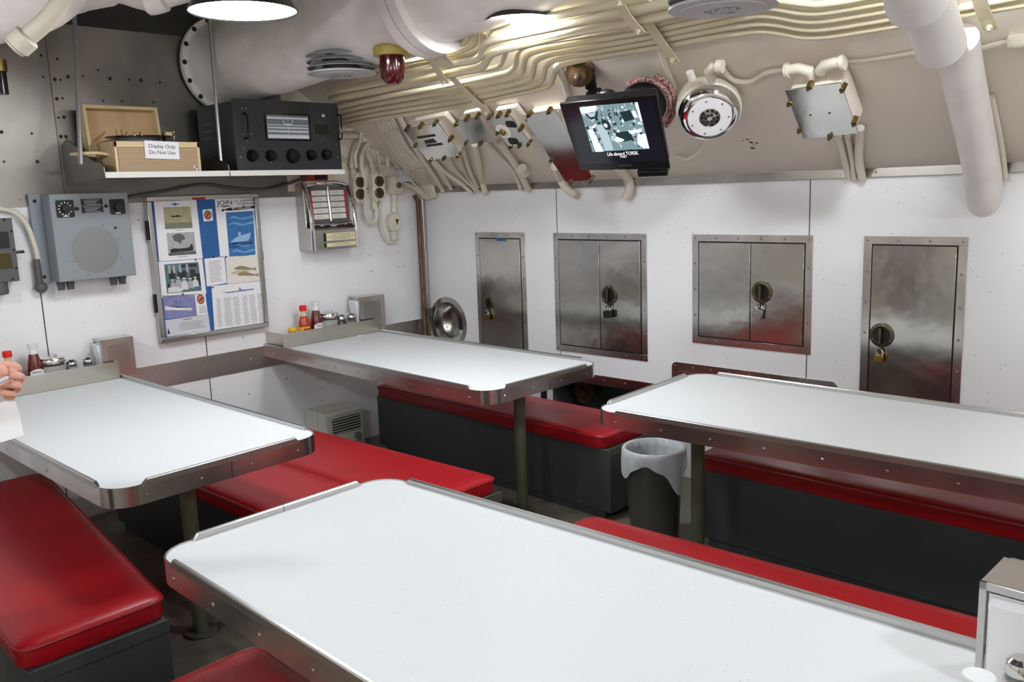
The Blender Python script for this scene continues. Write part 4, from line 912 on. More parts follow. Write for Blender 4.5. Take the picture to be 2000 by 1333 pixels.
# ================================================================ BOXES ON THE SLOPED LINING
VJ = Vector((-.70, 0, .714)).normalized()
def jbox(pxs, off, depth, label, clamps, kind=None, body='cream_lining', name='junction_box'):
    c = (sum(p[0] for p in pxs)/4, sum(p[1] for p in pxs)/4); T = frame(UL(c, off), -EY, VJ); o = thing(name, label, 'junction box', T)
    P = [lc(T, p) for p in pxs]; L = [(p.x, p.y) for p in (P[3], P[2], P[1], P[0])]
    cx, cy = sum(p[0] for p in L)/4, sum(p[1] for p in L)/4; sh = [(cx+(x-cx)*.9, cy+(y-cy)*.9) for x, y in L]
    part(MB().prism(sh, -depth, -.006), 'body', body, o, bevel=.006, seg=3)
    part(MB().prism(L, -.006, .0), 'lid', 'lid_steel', o, bevel=.0015)
    for s, t in clamps:
        a, c2 = P[s], P[(s+1) % 4]; q = a.lerp(c2, t); out = (q-Vector((cx, cy, 0))).normalized()
        b = MB().mi(0).box(-.009, .009, -.012, .008, -.03, .004, Matrix.Translation((q.x, q.y, 0)) @ Matrix.Rotation(math.atan2(out.y, out.x)-1.57, 4, 'Z')).mi(1).cyl((q.x, q.y, .003), (q.x, q.y, .020), .006, n=8).cyl((q.x, q.y, .004), (q.x, q.y, .011), .010, n=6)
        part(b, 'clamp', ['brass', 'old_brass'], o, bevel=.001)
    return o, T, P
ALL = [(0, .1), (0, .5), (0, .9), (1, .5), (2, .1), (2, .5), (2, .9), (3, .5)]
o, T, P = jbox([(787, 253.5), (856, 241), (901.5, 304), (835, 314)], .14, .12, 'junction box with slotted steel lid, nearest to the corner', ALL)
b = MB()
for px0, px1, t in (((815, 269), (850, 264), .008), ((833, 285), (864, 281), .008)):
    p, q = lc(T, px0), lc(T, px1); d = (q-p).normalized(); n_ = Vector((-d.y, d.x, 0))*t; b.prism([(v.x, v.y) for v in (p-n_, q-n_, q+n_, p+n_)], 0, .0015)
pl = [lc(T, p) for p in ((832, 281), (854, 278), (846, 271), (828, 275))]; b.prism([(v.x, v.y) for v in pl], 0, .0015)
part(b, 'slots', 'black', o)
jbox([(888, 238), (934, 228), (965.5, 276.6), (913, 283)], .12, .10, 'plain steel plate junction box between slotted box and damaged lid', [(0, .5), (3, .1), (3, .9), (2, .5), (0, .95)])
o, T, P = jbox([(951, 230), (995, 223), (1037, 281), (993, 287)], .12, .10, 'junction box with damaged lid and a round brass plug', ALL)
q = lc(T, (983, 257)); part(MB().mi(0).lathe([(.045, 0), (.045, .002), (0, .003)], 24, Matrix.Translation((q.x, q.y, 0))).mi(1).lathe([(.02, .002), (.018, .014), (.008, .016), (0, .01)], 16, Matrix.Translation((q.x, q.y, 0))), 'plug', ['paper_warm', 'brass'], o)
b = MB()
for px, r in (((998, 243), .026), ((1003, 276), .026)):
    q = lc(T, px); b.prism(rpoly([(q.x-r*1.5, q.y-r*.6), (q.x+r*1.2, q.y-r), (q.x+r*1.3, q.y+r*.7), (q.x-r, q.y+r)], r*.5, 4), 0, .0014)
part(b, 'burn_mark', 'black', o)
o, T, P = jbox([(1020, 227), (1085, 216), (1160, 352), (1105, 356)], .13, .125, 'long steel plate half hidden behind the television', [(0, .2), (0, .8), (3, .35), (2, .1), (2, .8)])
o, T, P = jbox([(1532.5, 176.6), (1641.5, 161.8), (1676, 261), (1569, 272)], .14, .12, 'square steel lidded junction box right of the chrome horn', [(0, .45), (1, .12), (1, .78), (2, .5), (3, .2), (3, .75)])
b = MB()
for px in ((1583, 225), (1620, 221)): q = lc(T, px); b.dome((q.x, q.y, 0), (0, 0, 1), .005)
part(b, 'rivets', 'dark_screw', o)
for pp in ([(1535, 138), (1560, 134), (1580, 138), (1584, 152)], [(1602, 140), (1610, 128), (1630, 123), (1650, 121)]):
    part(MB().tube([T.inverted() @ UL(p, .06) for p in pp], .022, 12).cyl(T.inverted() @ UL(pp[0] if pp[0][0] < 1600 else pp[-1], .06), T.inverted() @ UL((pp[0][0]+7, pp[0][1]-1) if pp[0][0] < 1600 else (1643, 122), .06), .03, n=12), 'cable_gland', 'cream_cable', o)
# television
C = UL((1204, 257.7), .30); uu = Vector((.330, -.944, .001)).normalized(); vv = Vector((-.601, -.209, .771)); vv = (vv-uu*vv.dot(uu)).normalized()
T = frame(C, uu, vv); o = thing('television', 'small black flat television tilted down on the sloped wall', 'television', T)
P = [lc(T, p) for p in ((1133, 334), (1309, 330), (1282, 184), (1092, 203))]; cx, cy = sum(p.x for p in P)/4, sum(p.y for p in P)/4
part(MB().prism([(cx+(p.x-cx)*.95, cy+(p.y-cy)*.95) for p in P], -.07, -.012), 'housing', 'tv_black', o, bevel=.012, seg=3)
part(MB().prism([(p.x, p.y) for p in P], -.014, 0), 'bezel', 'tv_black', o, bevel=.004)
S4 = [lc(T, p, .0005) for p in ((1138, 320), (1302, 313.5), (1275, 196), (1104, 212))]
scr = part(MB().prism([(p.x, p.y) for p in S4], 0, .001), 'screen', mat('screen_dark', (16, 15, 24), .12, emit=(12, 11, 20), es=.6), o)
Q = [lc(T, p, .001) for p in ((1131.4, 208.8), (1245.3, 199.4), (1268.6, 290.8), (1157.3, 296.8))]
def at(u, v): return (Q[0].lerp(Q[1], u)).lerp(Q[3].lerp(Q[2], u), v)
for k, c_ in {'t_mid': (104, 128, 132), 't_dark': (18, 40, 42), 't_lite': (206, 210, 226), 't_soft': (156, 172, 178)}.items(): mk(k, (8, 8, 8), .3, emit=c_, es=.85)
b = MB().mi(0); patch(b, at, 0, 0, 1, 1, .0014, .001)
rr = random.Random(3); h = .0015
for k in range(190):
    b.mi(rr.choice((1, 1, 2, 3, 3))); u, v, w_, h_ = rr.random(), rr.random(), rr.uniform(.008, .06), rr.uniform(.01, .08); h += .00001
    patch(b, at, max(u-w_/2, 0), max(v-h_/2, 0), min(u+w_/2, 1), min(v+h_/2, 1), h, .0012)
for i, pts in ((2, [(0, .02), (.3, 0), (.28, .1), (.1, .14), (0, .14)]), (2, [(.03, .5), (.12, .5), (.2, 1), (.06, 1)]), (3, [(.2, .42), (.3, .4), (.36, .6), (.38, .98), (.24, .98)]), (1, [(.3, .34), (.37, .3), (.44, .36), (.45, .48), (.4, .54), (.33, .5)]), (2, [(.33, .4), (.37, .38), (.4, .42), (.38, .48), (.34, .46)]),
               (1, [(.5, .6), (.74, .58), (.78, .8), (.6, .82), (.48, .74)]), (2, [(.44, .74), (.5, .68), (.62, .76), (.58, .8), (.46, .8)]), (0, [(.52, .82), (.74, .78), (.78, .98), (.56, .98)]), (1, [(.66, .18), (.84, .14), (.88, .34), (.7, .38)]), (2, [(.86, .18), (.92, .16), (.94, .3), (.88, .32)]), (2, [(.72, .58), (.94, .56), (.94, .62), (.74, .64)]), (2, [(.86, .68), (1, .66), (1, .96), (.9, .98), (.82, .86)]), (2, [(.95, 0), (1, 0), (1, .4), (.97, .4)]), (1, [(.06, .16), (.3, .12), (.26, .26), (.14, .28)]), (3, [(.1, .15), (.26, .13), (.22, .22), (.14, .23)])):
    h += .00002; b.mi(i); shape(b, at, pts, h, .0012)
part(b, 'picture', ['t_mid', 't_dark', 't_lite', 't_soft'], scr)
pa, pb_ = lc(T, (1186, 301), .0012), lc(T, (1247, 298), .0012); ang = math.atan2(pb_.y-pa.y, pb_.x-pa.x); mk('t_text', (10, 10, 10), .4, emit=(225, 225, 230), es=.9)
def tvt(body, size, px, m, sx=1):
    p = lc(T, px, .0012); t_ = text('lettering', body, size, scr, Matrix.Translation((p.x, p.y, .0014)) @ Matrix.Rotation(ang, 4, 'Z'), m, sx=sx)
W_ = (pb_-pa).length
tvt('Life aboard TORSK', .027, (1216, 300.5), 't_text', sx=W_/.215); tvt('1967', .017, (1217.5, 306.5), 't_text')
p = lc(T, (1222, 323.5), .001); text('lettering', 'INSIGNIA', .013, o, Matrix.Translation((p.x, p.y, .0008)) @ Matrix.Rotation(ang, 4, 'Z'), 'screw')
b = MB().box(-.05, .05, -.05, .05, -.16, -.06).cyl((0, 0, -.30), (0, 0, -.12), .028, n=14); part(b, 'wall_arm', 'tv_black', o, bevel=.004)
q = lc(T, (1185, 187), -.10); part(MB().ball((q.x, q.y, -.10), (.045, .03, .03)), 'upper_knob', 'black', o)
q = lc(T, (1285, 333), -.05); part(MB().box(q.x-.09, q.x+.05, q.y-.012, q.y+.02, -.09, -.02), 'foot_bar', 'tv_black', o, bevel=.005)
q = UL((1255, 210), .16); wv = Vector((-.72, -.55, -.42)).normalized(); uv = EZ.cross(wv).normalized(); T2_ = frame(q, uv, wv.cross(uv))
o = thing('round_fixture', 'black round fixture mostly hidden behind the television', 'fixture', T2_)
part(MB().lathe([(0, .015), (.06, .02), (.095, .012), (.105, -.01), (.10, -.05), (.05, -.10), (.03, -.16), (0, -.16)], 30), 'drum', 'black', o)
part(MB().box(-.028, -.008, .05, .082, .012, .022), 'toggle', 'paper_dim', o, bevel=.002)
b = MB().tube([(.12*math.cos(a_), .12*math.sin(a_), -.01+.006*math.sin(3*a_)) for a_ in [math.radians(t) for t in range(-50, 130, 6)]], .011, 10).tube([(.142*math.cos(a_), .142*math.sin(a_), -.02) for a_ in [math.radians(t) for t in range(-45, 70, 6)]], .011, 10)
single(b, 'braided_cable', 'braid_red', 'red and white braided cable looped around the black fixture behind the television', 'cable').matrix_world = T2_
# brown valve under the pipes
q = UL((1130, 146), .08); T = frame(q, Vector((.25, .2, .95)).normalized(), Vector((-.3, .93, -.12)).normalized().cross(Vector((0, 0, 1))).normalized())
wv = Vector((-.82, -.42, -.38)).normalized(); uv = EZ.cross(wv).normalized(); T = frame(q, uv, wv.cross(uv)); o = thing('valve', 'brown corroded valve hanging just below the cream pipes', 'valve', T)
part(MB().lathe([(0, .055), (.014, .05), (.018, .035), (.038, .03), (.045, .012), (.045, -.005)], 18).lathe([(.045, -.005), (.06, -.008), (.06, -.024), (.05, -.027), (.05, -.04), (.066, -.043), (.066, -.06), (.05, -.065), (.05, -.15), (0, -.16)], 18), 'body', 'rust_brass', o)
b = MB().box(.02, .06, -.09, -.03, -.09, -.06)
for k in range(5): b.ball((.045+.03*math.cos(k*1.26), -.095+.026*math.sin(k*1.26), -.07), .012, 8)
b.cyl((.045, -.095, -.08), (.045, -.095, -.06), .022, n=10); part(b, 'handwheel', 'black', o)
part(MB().ball((0, 0, .055), .012, 10), 'stem_cap', 'screw', o)
# chrome horn
q = UL((1385, 220), .13); wv = Vector((-.66, -.46, -.58)).normalized(); uv = EZ.cross(wv).normalized(); T = frame(q, uv, wv.cross(uv))
o = thing('alarm_horn', 'cream alarm horn with chrome ring and perforated white face', 'alarm', T)
r = .123
part(MB().lathe([(r*.6, -.16), (r*.85, -.14), (r*1.08, -.09), (r*1.14, -.04), (r*1.12, -.01), (r*1.02, 0), (0, 0)], 40), 'housing', 'cream_cable', o)
ring = part(MB().lathe([(r*1.06, -.012), (r*1.06, .006), (r*1.0, .022), (r*.86, .036), (r*.76, .04), (r*.74, .036)], 48), 'chrome_ring', 'chrome', o)
b = MB().mi(0).lathe([(r*.76, .036), (r*.74, .041), (r*.36, .042)], 48).mi(1)
for k in range(7): b.dome((r*.64*math.cos(k*.9), r*.64*math.sin(k*.9), .041), (0, 0, 1), .005)
part(b, 'face_plate', ['paper', 'screw'], o)
b = MB().mi(0).lathe([(r*.37, .042), (r*.34, .036), (r*.15, .047), (0, .05)], 32).mi(1)
for k in range(10): b.lathe([(.0075, 0), (0, .0004)], 10, Matrix.Translation((r*.27*math.cos(k*.628), r*.27*math.sin(k*.628), .0425)))
for k in range(6): b.lathe([(.006, 0), (0, .0004)], 10, Matrix.Translation((r*.13*math.cos(k*1.05), r*.13*math.sin(k*1.05), .0485)))
part(b, 'sound_grille', ['steel', 'black'], o)
b = MB(); Ti = T.inverted(); b.tube([Ti @ UL(p, .10) for p in ((1392, 158), (1384, 140), (1392, 131), (1408, 130))], .02, 12).cyl(Ti @ UL((1400, 130), .10), Ti @ UL((1412, 130), .10), .027, n=12).cyl(Ti @ UL((1352, 155), .13), Ti @ UL((1347, 140), .12), .016, n=10)
part(b, 'cable_gland', 'cream_cable', o)

# ================================================================ PIPES, BRACKETS, DUCTS
def pipe(pxs, r, off, label, n=5, name='ceiling_pipe', mt='cream_pipe'):
    P = [UL(p, off) for p in pxs]; c = P[len(P)//2].copy()
    P = [p for p in P]
    if P[0].y > -.01: P[0] = P[0]+(P[1]-P[0])*((P[0].y+.01)/max(1e-4, P[0].y-P[1].y)) if P[0].y > P[1].y else P[0]
    o = single(MB().tube([v-c for v in cr(P, n)], r, 12), name, mt, label, 'pipe'); o.location = c; return o
end = lambda *a: list(a)
pipe([(655, 246), (740, 231.5), (860, 213.5), (946, 198), (1004, 184.5), (1058, 173), (1076, 165), (1081, 150), (1086, 137), (1098, 128), (1140, 117), (1283, 92), (1400, 71), (1450, 64), (1486, 60), (1520, 63), (1560, 70.5), (1590, 72), (1620, 70), (1760, 48), (1870, 30), (1912, 22.5), (2000, 8), (2080, -6)], .0131, .05, 'lowest cream pipe of the ceiling rack, ending behind the radio')
pipe([(650, 239), (740, 222.5), (860, 203.5), (936, 190), (1004, 175), (1045, 166), (1059, 157), (1063, 145), (1067, 130), (1080, 119), (1140, 105.5), (1283, 80), (1400, 57.5), (1450, 49.5), (1486, 45.5), (1520, 48), (1560, 55.5), (1590, 57), (1620, 55), (1752, 34), (1870, 16), (2000, -8)], .0128, .05, 'second cream pipe from the bottom of the ceiling rack')
pipe([(650, 231), (740, 213), (860, 193), (926, 180), (987, 167.5), (1025, 159), (1039, 150), (1043, 135), (1046, 121), (1060, 111), (1140, 94.5), (1283, 69), (1400, 45.5), (1450, 35), (1486, 30), (1520, 32.5), (1560, 40), (1590, 41.5), (1620, 39), (1740, 19), (1870, -2)], .0128, .05, 'third cream pipe from the bottom of the ceiling rack')
pipe([(650, 221), (740, 202), (860, 181.5), (917, 171), (970, 159), (1003, 151.5), (1020, 142), (1024, 126), (1028, 112), (1042, 102), (1140, 82.5), (1283, 57), (1400, 32.5), (1450, 21), (1486, 15), (1520, 17), (1560, 24), (1590, 25.5), (1620, 23), (1740, 3), (1870, -18)], .0131, .05, 'fourth cream pipe from the bottom of the ceiling rack')
pipe([(650, 211), (740, 191.5), (860, 169.5), (907, 159.5), (970, 146.5), (993, 140), (1006, 129), (1009, 112), (1014, 98), (1030, 89), (1140, 70), (1283, 45), (1400, 19), (1486, 0), (1520, 1), (1590, 9), (1620, 7), (1740, -14)], .0133, .05, 'fifth cream pipe, partly hidden behind the larger pair')
pipe([(645, 194), (740, 176), (830, 157), (860, 150), (905, 140), (935, 134), (946, 127), (952, 116), (960, 106), (976, 99), (1040, 83), (1140, 60), (1224, 45), (1310, 27), (1440, -1), (1500, -14)], .0188, .085, 'lower of the two brightly lit thick pipes')
pipe([(645, 178), (740, 161), (830, 138), (860, 130.5), (900, 122), (928, 116), (940, 107), (944, 94), (951, 84), (966, 78), (1004, 69), (1140, 41), (1206, 26), (1310, 6), (1360, -6)], .0198, .085, 'upper of the two brightly lit thick pipes')
pipe([(880, 146), (930, 138), (965, 133), (980, 124), (986, 110), (990, 98)], .0125, .065, 'short cream pipe hooking up behind the thick bright pipes')
pipe([(1030, 48), (1080, 32), (1206, 8), (1270, -6)], .018, .06, 'cream pipe above the thick bright pair, fading under the duct')
pipe([(700, 152), (780, 135), (800, 130), (870, 115), (928, 104), (940, 96), (943, 84), (945, 66)], .0125, .055, 'thin cream pipe just above the thick bright pair, turning up')
pipe([(700, 143), (800, 121), (863, 108), (910, 97), (925, 88), (929, 77), (930, 64)], .0115, .055, 'thin cream pipe turning up beside the duct flange')
pipe([(720, 124), (800, 108), (852, 96), (895, 88), (910, 80), (914, 66)], .0155, .055, 'cream pipe turning up under the duct flange')
pipe([(730, 114), (800, 99), (847, 90), (885, 80), (900, 64)], .0125, .055, 'uppermost cream pipe left of the duct flange')
pipe([(956, 84), (959, 66), (966, 58), (980, 54), (1006, 48)], .011, .06, 'thin cream pipe arching beside the bright lamp')
def bar(pxs, off, label, wd=.044):
    P = [UL(p, off) for p in pxs]; o = thing('pipe_bracket', label, 'bracket', Matrix.Translation(P[0])); b = MB()
    d = (P[-1]-P[0]); s = d.normalized().cross(NL).normalized()*wd*.5; t = NL*.005
    for a, c in zip(P, P[1:]):
        v = [a-s, a+s, c+s, c-s]; b.add([x-P[0] for x in v]+[x+t-P[0] for x in v], [(3, 2, 1, 0), (4, 5, 6, 7), (0, 1, 5, 4), (1, 2, 6, 5), (2, 3, 7, 6), (3, 0, 4, 7)])
        b.add([x-P[0] for x in (a+s, a+s*.7, c+s*.7, c+s)]+[x-NL*.03-P[0] for x in (a+s, a+s*.7, c+s*.7, c+s)], [(0, 1, 2, 3), (7, 6, 5, 4), (4, 5, 1, 0), (5, 6, 2, 1), (6, 7, 3, 2), (7, 4, 0, 3)])
    part(b, 'flat_bar', 'cream_pipe', o, bevel=.0012)
    b = MB(); q = P[-1]-P[0]-d.normalized()*.018
    b.cyl(q, q+NL*.016, .010, n=6).cyl(q+NL*.012, q+NL*.024, .006, n=8)
    part(b, 'bolt', 'cream_pipe', o)
    return o, P
o, P = bar([(836, 100), (846, 122), (870, 162)], .118, 'upper cream bracket bar across the thick pipes, left')
q0 = UL((850, 104), .113)-P[0]; Tq = frame(q0, -EY, TL); part(MB().prism(rpoly([(-.07, -.10), (.05, -.10), (.055, .05), (-.05, .06)], .02, 3), -.004, .004, Tq), 'back_plate', 'cream_pipe', o, bevel=.001)
bar([(884, 152), (905, 174), (955, 222)], .078, 'long cream bracket bar across the five lower pipes, left')
bar([(1212, 10), (1224, 30), (1252, 64)], .118, 'upper cream bracket bar across the thick pipes, right')
bar([(1266, 44), (1285, 72), (1318, 120)], .078, 'long cream bracket bar across the lower pipes, right')
bar([(1908, -24), (1918, 15), (1936, 57)], .09, 'cream bracket bar right of the insulated pipe')
q = UL((1995, 80), .02); single(MB().cyl(EY*.04, -EY*.05, .024, n=14).cyl(-EY*.03, -EY*.05, .03, n=14), 'cable_fitting', 'cream_cable', 'cream cable fitting at the right edge, beyond the insulated pipe', 'fitting', bevel=.004).location = q
# insulated pipe on the right
P = [UL((1868, 78), .10), UL((1876, 125), .10), UL((1917, 330), .085), UX((1924, 392), .02), UX((1928, 410), .09)]
c = P[2]; o = thing('insulated_pipe', 'fat white insulated pipe entering the locker wall at the right', 'pipe', Matrix.Translation(c)); Ti = Matrix.Translation(-c)
part(MB().tube(cr(P, 6), .069, 24, Ti), 'lower_run', 'insulation', o)
P = [UL((1786, -80), .26), UL((1808, 0), .21), UL((1838, 92), .17)]
part(MB().tube(cr(P, 5), .078, 24, Ti), 'sleeve', 'white_wrap', o)
P = [UL((1770, -80), .36), UL((1784, -35), .34), UL((1790, 5), .31)]
part(MB().tube(cr(P, 5)+[UL((1791, 12), .31)], [.085]*len(cr(P, 5))+[.07], 24, Ti), 'upper_wrap', 'white_wrap', o)
# large duct from the bulkhead
A, B_, C_ = Vector((-1.42, -.02, 2.36)), Vector((-1.36, -.55, 2.415)), Vector((-1.25, -1.5, 2.515))
o = thing('ventilation_duct', 'huge insulated duct leaving the bulkhead above the radio', 'duct', Matrix.Translation(A)); Ti = Matrix.Translation(-A)
part(MB().tube(cr([A, Vector((-1.40, -.25, 2.38)), B_, (B_+C_)/2, C_], 8), .235, 40, Ti), 'main_run', 'insulation', o)
b = MB().mi(0).cyl(A+Vector((0, 0, 0)), A+Vector((0, -.03, 0)), .262, n=40, T=Ti).mi(1)
for k in range(16): b.dome(Vector((.249*math.cos(k*.393), -.03, .249*math.sin(k*.393))), (0, -1, 0), .014)
part(b, 'wall_flange', ['insulation', 'dark_screw'], o)
d = (C_-B_).normalized(); E_ = C_+d*1.3; b = MB().mi(0).cyl(C_-d*.02, C_+d*.035, .285, n=48, T=Ti).cyl(C_+d*.04, C_+d*.09, .285, n=48, T=Ti).mi(1)
sx = d.orthogonal().normalized(); sy = d.cross(sx)
for k in range(20): b.dome(C_-d*.02+(sx*math.cos(k*.314)+sy*math.sin(k*.314))*.262-A, -d, .012)
part(b, 'joint_flange', ['insulation', 'dark_screw'], o)
part(MB().tube(cr([C_+d*.05, C_+d*.5, E_], 5), .24, 40, Ti), 'front_run', 'insulation', o)
# pipes in the upper left corner
def UDl(pp, d): return [UD(p, d) for p in pp]
P = UDl([(-90, 24), (0, 2), (70, -18), (120, -75)], 3.1); P.append(P[-1]+Vector((.05, .03, .14))); P.append(Vector((P[-1].x, P[-1].y, ZC))); single(MB().tube(cr(P, 6), .135, 28), 'insulated_elbow', 'insulation', 'big white insulated elbow in the top left corner', 'pipe')
P = UDl([(90, -4), (160, -16), (225, -26), (262, -18), (290, -12), (320, -20), (400, -42)], 3.35); r = [.075, .07, .06, .062, .078, .066, .06]
rr = [r[min(i//5, 6)] for i in range(31)]; single(MB().tube(cr(P, 5), rr, 22), 'insulated_pipe', 'insulation', 'white insulated pipe with a lump along the top left edge', 'pipe')
P = UDl([(165, -60), (128, -12), (108, 20), (88, 42), (45, 79)], 2.85); o = thing('vent_pipe', 'slim cream pipe with a collared open end at top left', 'pipe', Matrix.Translation(P[-1])); Ti = Matrix.Translation(-P[-1])
part(MB().tube(cr(P, 5), .030, 16, Ti), 'tube', 'cream_cable', o)
d = (P[-1]-P[-2]).normalized(); part(MB().cyl(P[-1]-d*.02, P[-1]+d*.03, .043, n=18, T=Ti).cyl(P[-1]+d*.03, P[-1]+d*.04, .036, n=18, T=Ti), 'collar', 'cream_cable', o, bevel=.005)
# ceiling diffusers and red lamp
def diffuser(px, z, r, label):
    q = UZ(px, z); o = thing('ceiling_vent', label, 'vent', Matrix.Translation(q))
    b = MB().mi(0).lathe([(0, -.004), (r*.78, -.002), (r*.785, .001), (r, .004), (r, .012), (0, .012)], 48).mi(1)
    rg = random.Random(5)
    for k in range(110):
        a_, d_ = rg.random()*6.28, r*.34*math.sqrt(rg.random()); b.lathe([(.0032, 0), (0, -.0004)], 6, Matrix.Translation((d_*math.cos(a_), d_*math.sin(a_), -.0036)))
    part(b, 'disc', ['vent_grey', 'black'], o)
    for k in range(3): part(MB().lathe([(r*.99, .03+k*.028), (r*1.01, .034+k*.028), (r*.8, .05+k*.028), (r*.78, .046+k*.028)], 48), 'ring', 'grey_paint', o)
    part(MB().cyl((0, 0, .01), (0, 0, max(.3, 2.84-z)), .09, n=24), 'neck', 'dark_grey_paint', o)
diffuser((1412, 19), 2.14, .165, 'round grey perforated ceiling vent at top right')
diffuser((668, 147), 2.20, .165, 'round grey ceiling vent tucked under the huge duct')
q = UZ((765, 107), 2.26); o = thing('red_lamp', 'dark red glass lamp with a yellow collar beside the duct', 'lamp', Matrix.Translation(q))
part(MB().lathe([(.05, -.006), (.084, -.006), (.086, .03), (.06, .05), (.03, .055), (.03, .5), (0, .5)], 28), 'collar', 'yellow_ring', o)
part(MB().lathe([(.058, 0), (.06, -.07), (.055, -.105), (.03, -.132), (0, -.138)], 28), 'globe', 'red_glass', o)

# ================================================================ CONDIMENTS
ZB = ZT+.0045
def bottle_lathe(prof, n=24): return MB().lathe(prof, n)
def ketchup(pos, h, label):
    o = thing('ketchup_bottle', label, 'bottle', Vector(pos)); k = h/.235
    wd = 1.22
    def L(pr): return MB().lathe([(r*k*wd, z*k) for r, z in pr], 24)
    part(L([(0, 0), (.03, .0), (.0325, .006), (.0325, .085), (.031, .105), (.024, .15), (.0165, .185), (.0145, .2), (.0145, .212), (0, .212)]), 'glass_body', 'ketchup', o)
    part(L([(.0155, .175), (.0175, .180), (.0157, .197), (.0152, .209)]), 'neck_label', 'paper', o)
    part(L([(.018, .209), (.0185, .212), (.0185, .233), (.017, .235), (0, .235)]), 'cap', 'white_cap', o)
    b = MB(); n = 11; vs = []
    for j in (0, 1):
        for i in range(n):
            a_ = math.radians(-145+110*i/(n-1)); z = .03 if j == 0 else .092+.014*(1-((i-(n-1)/2)/((n-1)/2))**2)
            vs.append((.0331*k*wd*math.cos(a_), .0331*k*wd*math.sin(a_), z*k))
    b.add(vs, [(i, i+1, n+i+1, n+i) for i in range(n-1)]); lab = part(b, 'front_label', 'paper', o)
    t = text('lettering', 'HEINZ', .0150*k, o, Matrix.Identity(4), 'ink')
    for v in t.data.vertices:                                                   # wrap the word around the glass
        a_ = math.radians(-100)+v.co.x/(.0331*k*wd); rr_ = .0334*k*wd+v.co.z; v.co = (rr_*math.cos(a_), rr_*math.sin(a_), v.co.y+.090*k)
    return o
def hot_sauce(pos, h, label):
    o = thing('hot_sauce_bottle', label, 'bottle', Vector(pos)); k = h/.19
    def L(pr): return MB().lathe([(r*k*1.12, z*k) for r, z in pr], 20)
    part(L([(0, 0), (.025, 0), (.027, .006), (.027, .085), (.024, .105), (.0155, .135), (0, .135)]), 'glass_body', 'hot_sauce', o)
    part(L([(.0155, .135), (.0125, .15), (.0125, .166)]), 'neck', 'clear_neck', o)
    part(L([(.0275, .035), (.0275, .08)]), 'label_band', 'yellow_cap', o)
    b = MB(); n = 8; vs = [(.0279*1.12*k*math.cos(math.radians(-130+80*i/(n-1))), .0279*1.12*k*math.sin(math.radians(-130+80*i/(n-1))), z*k) for z in (.052, .072) for i in range(n)]
    b.add(vs, [(i, i+1, n+i+1, n+i) for i in range(n-1)]); part(b, 'label_mark', 'red_print', o)
    part(L([(.0165, .163), (.0175, .166), (.0165, .188), (.015, .19), (0, .19)]), 'cap', 'red_cap', o)
def sugar(pos, h, label):
    o = thing('sugar_pourer', label, 'pourer', Vector(pos)); k = h/.135
    def L(pr, n=24): return MB().lathe([(r*k*1.28, z*k) for r, z in pr], n)
    part(L([(0, 0), (.034, 0), (.0365, .006), (.0375, .085), (.037, .108)]), 'jar', 'glass', o)
    part(L([(0, .004), (.033, .004), (.0345, .086), (.03, .091), (0, .094)]), 'sugar', 'sugar', o)
    b = L([(.0395, .10), (.041, .104), (.0405, .115), (.036, .124), (.016, .131), (0, .132)]); b.cyl((.008*k, -.006*k, .128*k), (.016*k, -.01*k, .138*k), .007*k, n=12); part(b, 'lid', 'lid_metal', o)
def shaker(pos, h, salt, label):
    o = thing('salt_shaker' if salt else 'pepper_shaker', label, 'shaker', Vector(pos)); k = h/.095
    def L(pr, n=12): return MB().lathe([(r*k*1.15, z*k) for r, z in pr], n)
    part(L([(0, 0), (.021, 0), (.0215, .05), (.018, .062), (.0165, .072)], 8), 'jar', 'glass', o)
    part(L([(0, .003), (.0185, .003), (.019, .056 if salt else .046), (0, .058 if salt else .048)], 8), 'filling', 'sugar' if salt else 'pepper', o)
    part(L([(.018, .066), (.0188, .068), (.0185, .08), (.017, .084), (.018, .087), (.012, .094), (0, .095)], 18), 'cap', 'lid_metal', o)
def dispenser(pos, w, d, h, label, open_left=True, rz=0):
    o = thing('napkin_dispenser', label, 'dispenser', Matrix.Translation(pos) @ Matrix.Rotation(rz, 4, 'Z'))
    t = .0025
    b = MB().box(-w/2, w/2, -d/2, -d/2+t, 0, h).box(-w/2, w/2, d/2-t, d/2, 0, h).box(-w/2, w/2, -d/2, d/2, h-t, h).box(-w/2, w/2, -d/2, d/2, 0, t)
    part(b, 'shell', 'band_steel', o, bevel=.0015)
    for y in (-d/2-.0012, d/2-.0004):
        b = MB().prism(rpoly([(-w*.34, h*.06), (w*.34, h*.06), (w*.34, h*.86), (-w*.34, h*.86)], .012, 4), -.0008, .0008, Matrix.Translation((0, y, 0)) @ Matrix.Rotation(math.pi/2, 4, 'X'))
        part(b, 'side_embossing', 'steel', o, bevel=.0007)
    for x in (-w/2, w/2):
        b = MB().box(x-.0035, x+.0035, -d/2, -d/2+.012, 0, h).box(x-.0035, x+.0035, d/2-.012, d/2, 0, h).box(x-.0035, x+.0035, -d/2, d/2, h-.014, h); part(b, 'face_frame', 'rail_steel', o, bevel=.001)
    b = MB()
    for k in range(9): b.box(-w/2+.004+k*.004, -w/2+.006+k*.004, -d/2+.014, d/2-.014, .004, h-.02-.002*(k % 3))
    b.prism([(-w/2-.012, .01), (-w/2+.004, .004), (-w/2+.004, h-.022), (-w/2-.020, h-.03), (-w/2-.006, h*.5)], -d/2+.02, d/2-.02, Matrix(((1, 0, 0, 0), (0, 0, 1, 0), (0, 1, 0, 0), (0, 0, 0, 1))))
    part(b, 'napkins', 'paper', o)
def at_top(px, y): q = UY(px, y); return (q.x, y, ZB), q.z-ZB
yc = -.095
p, h = at_top((62, 671), yc); ketchup(p, h, 'ketchup bottle in the tray below the grey loudspeaker')
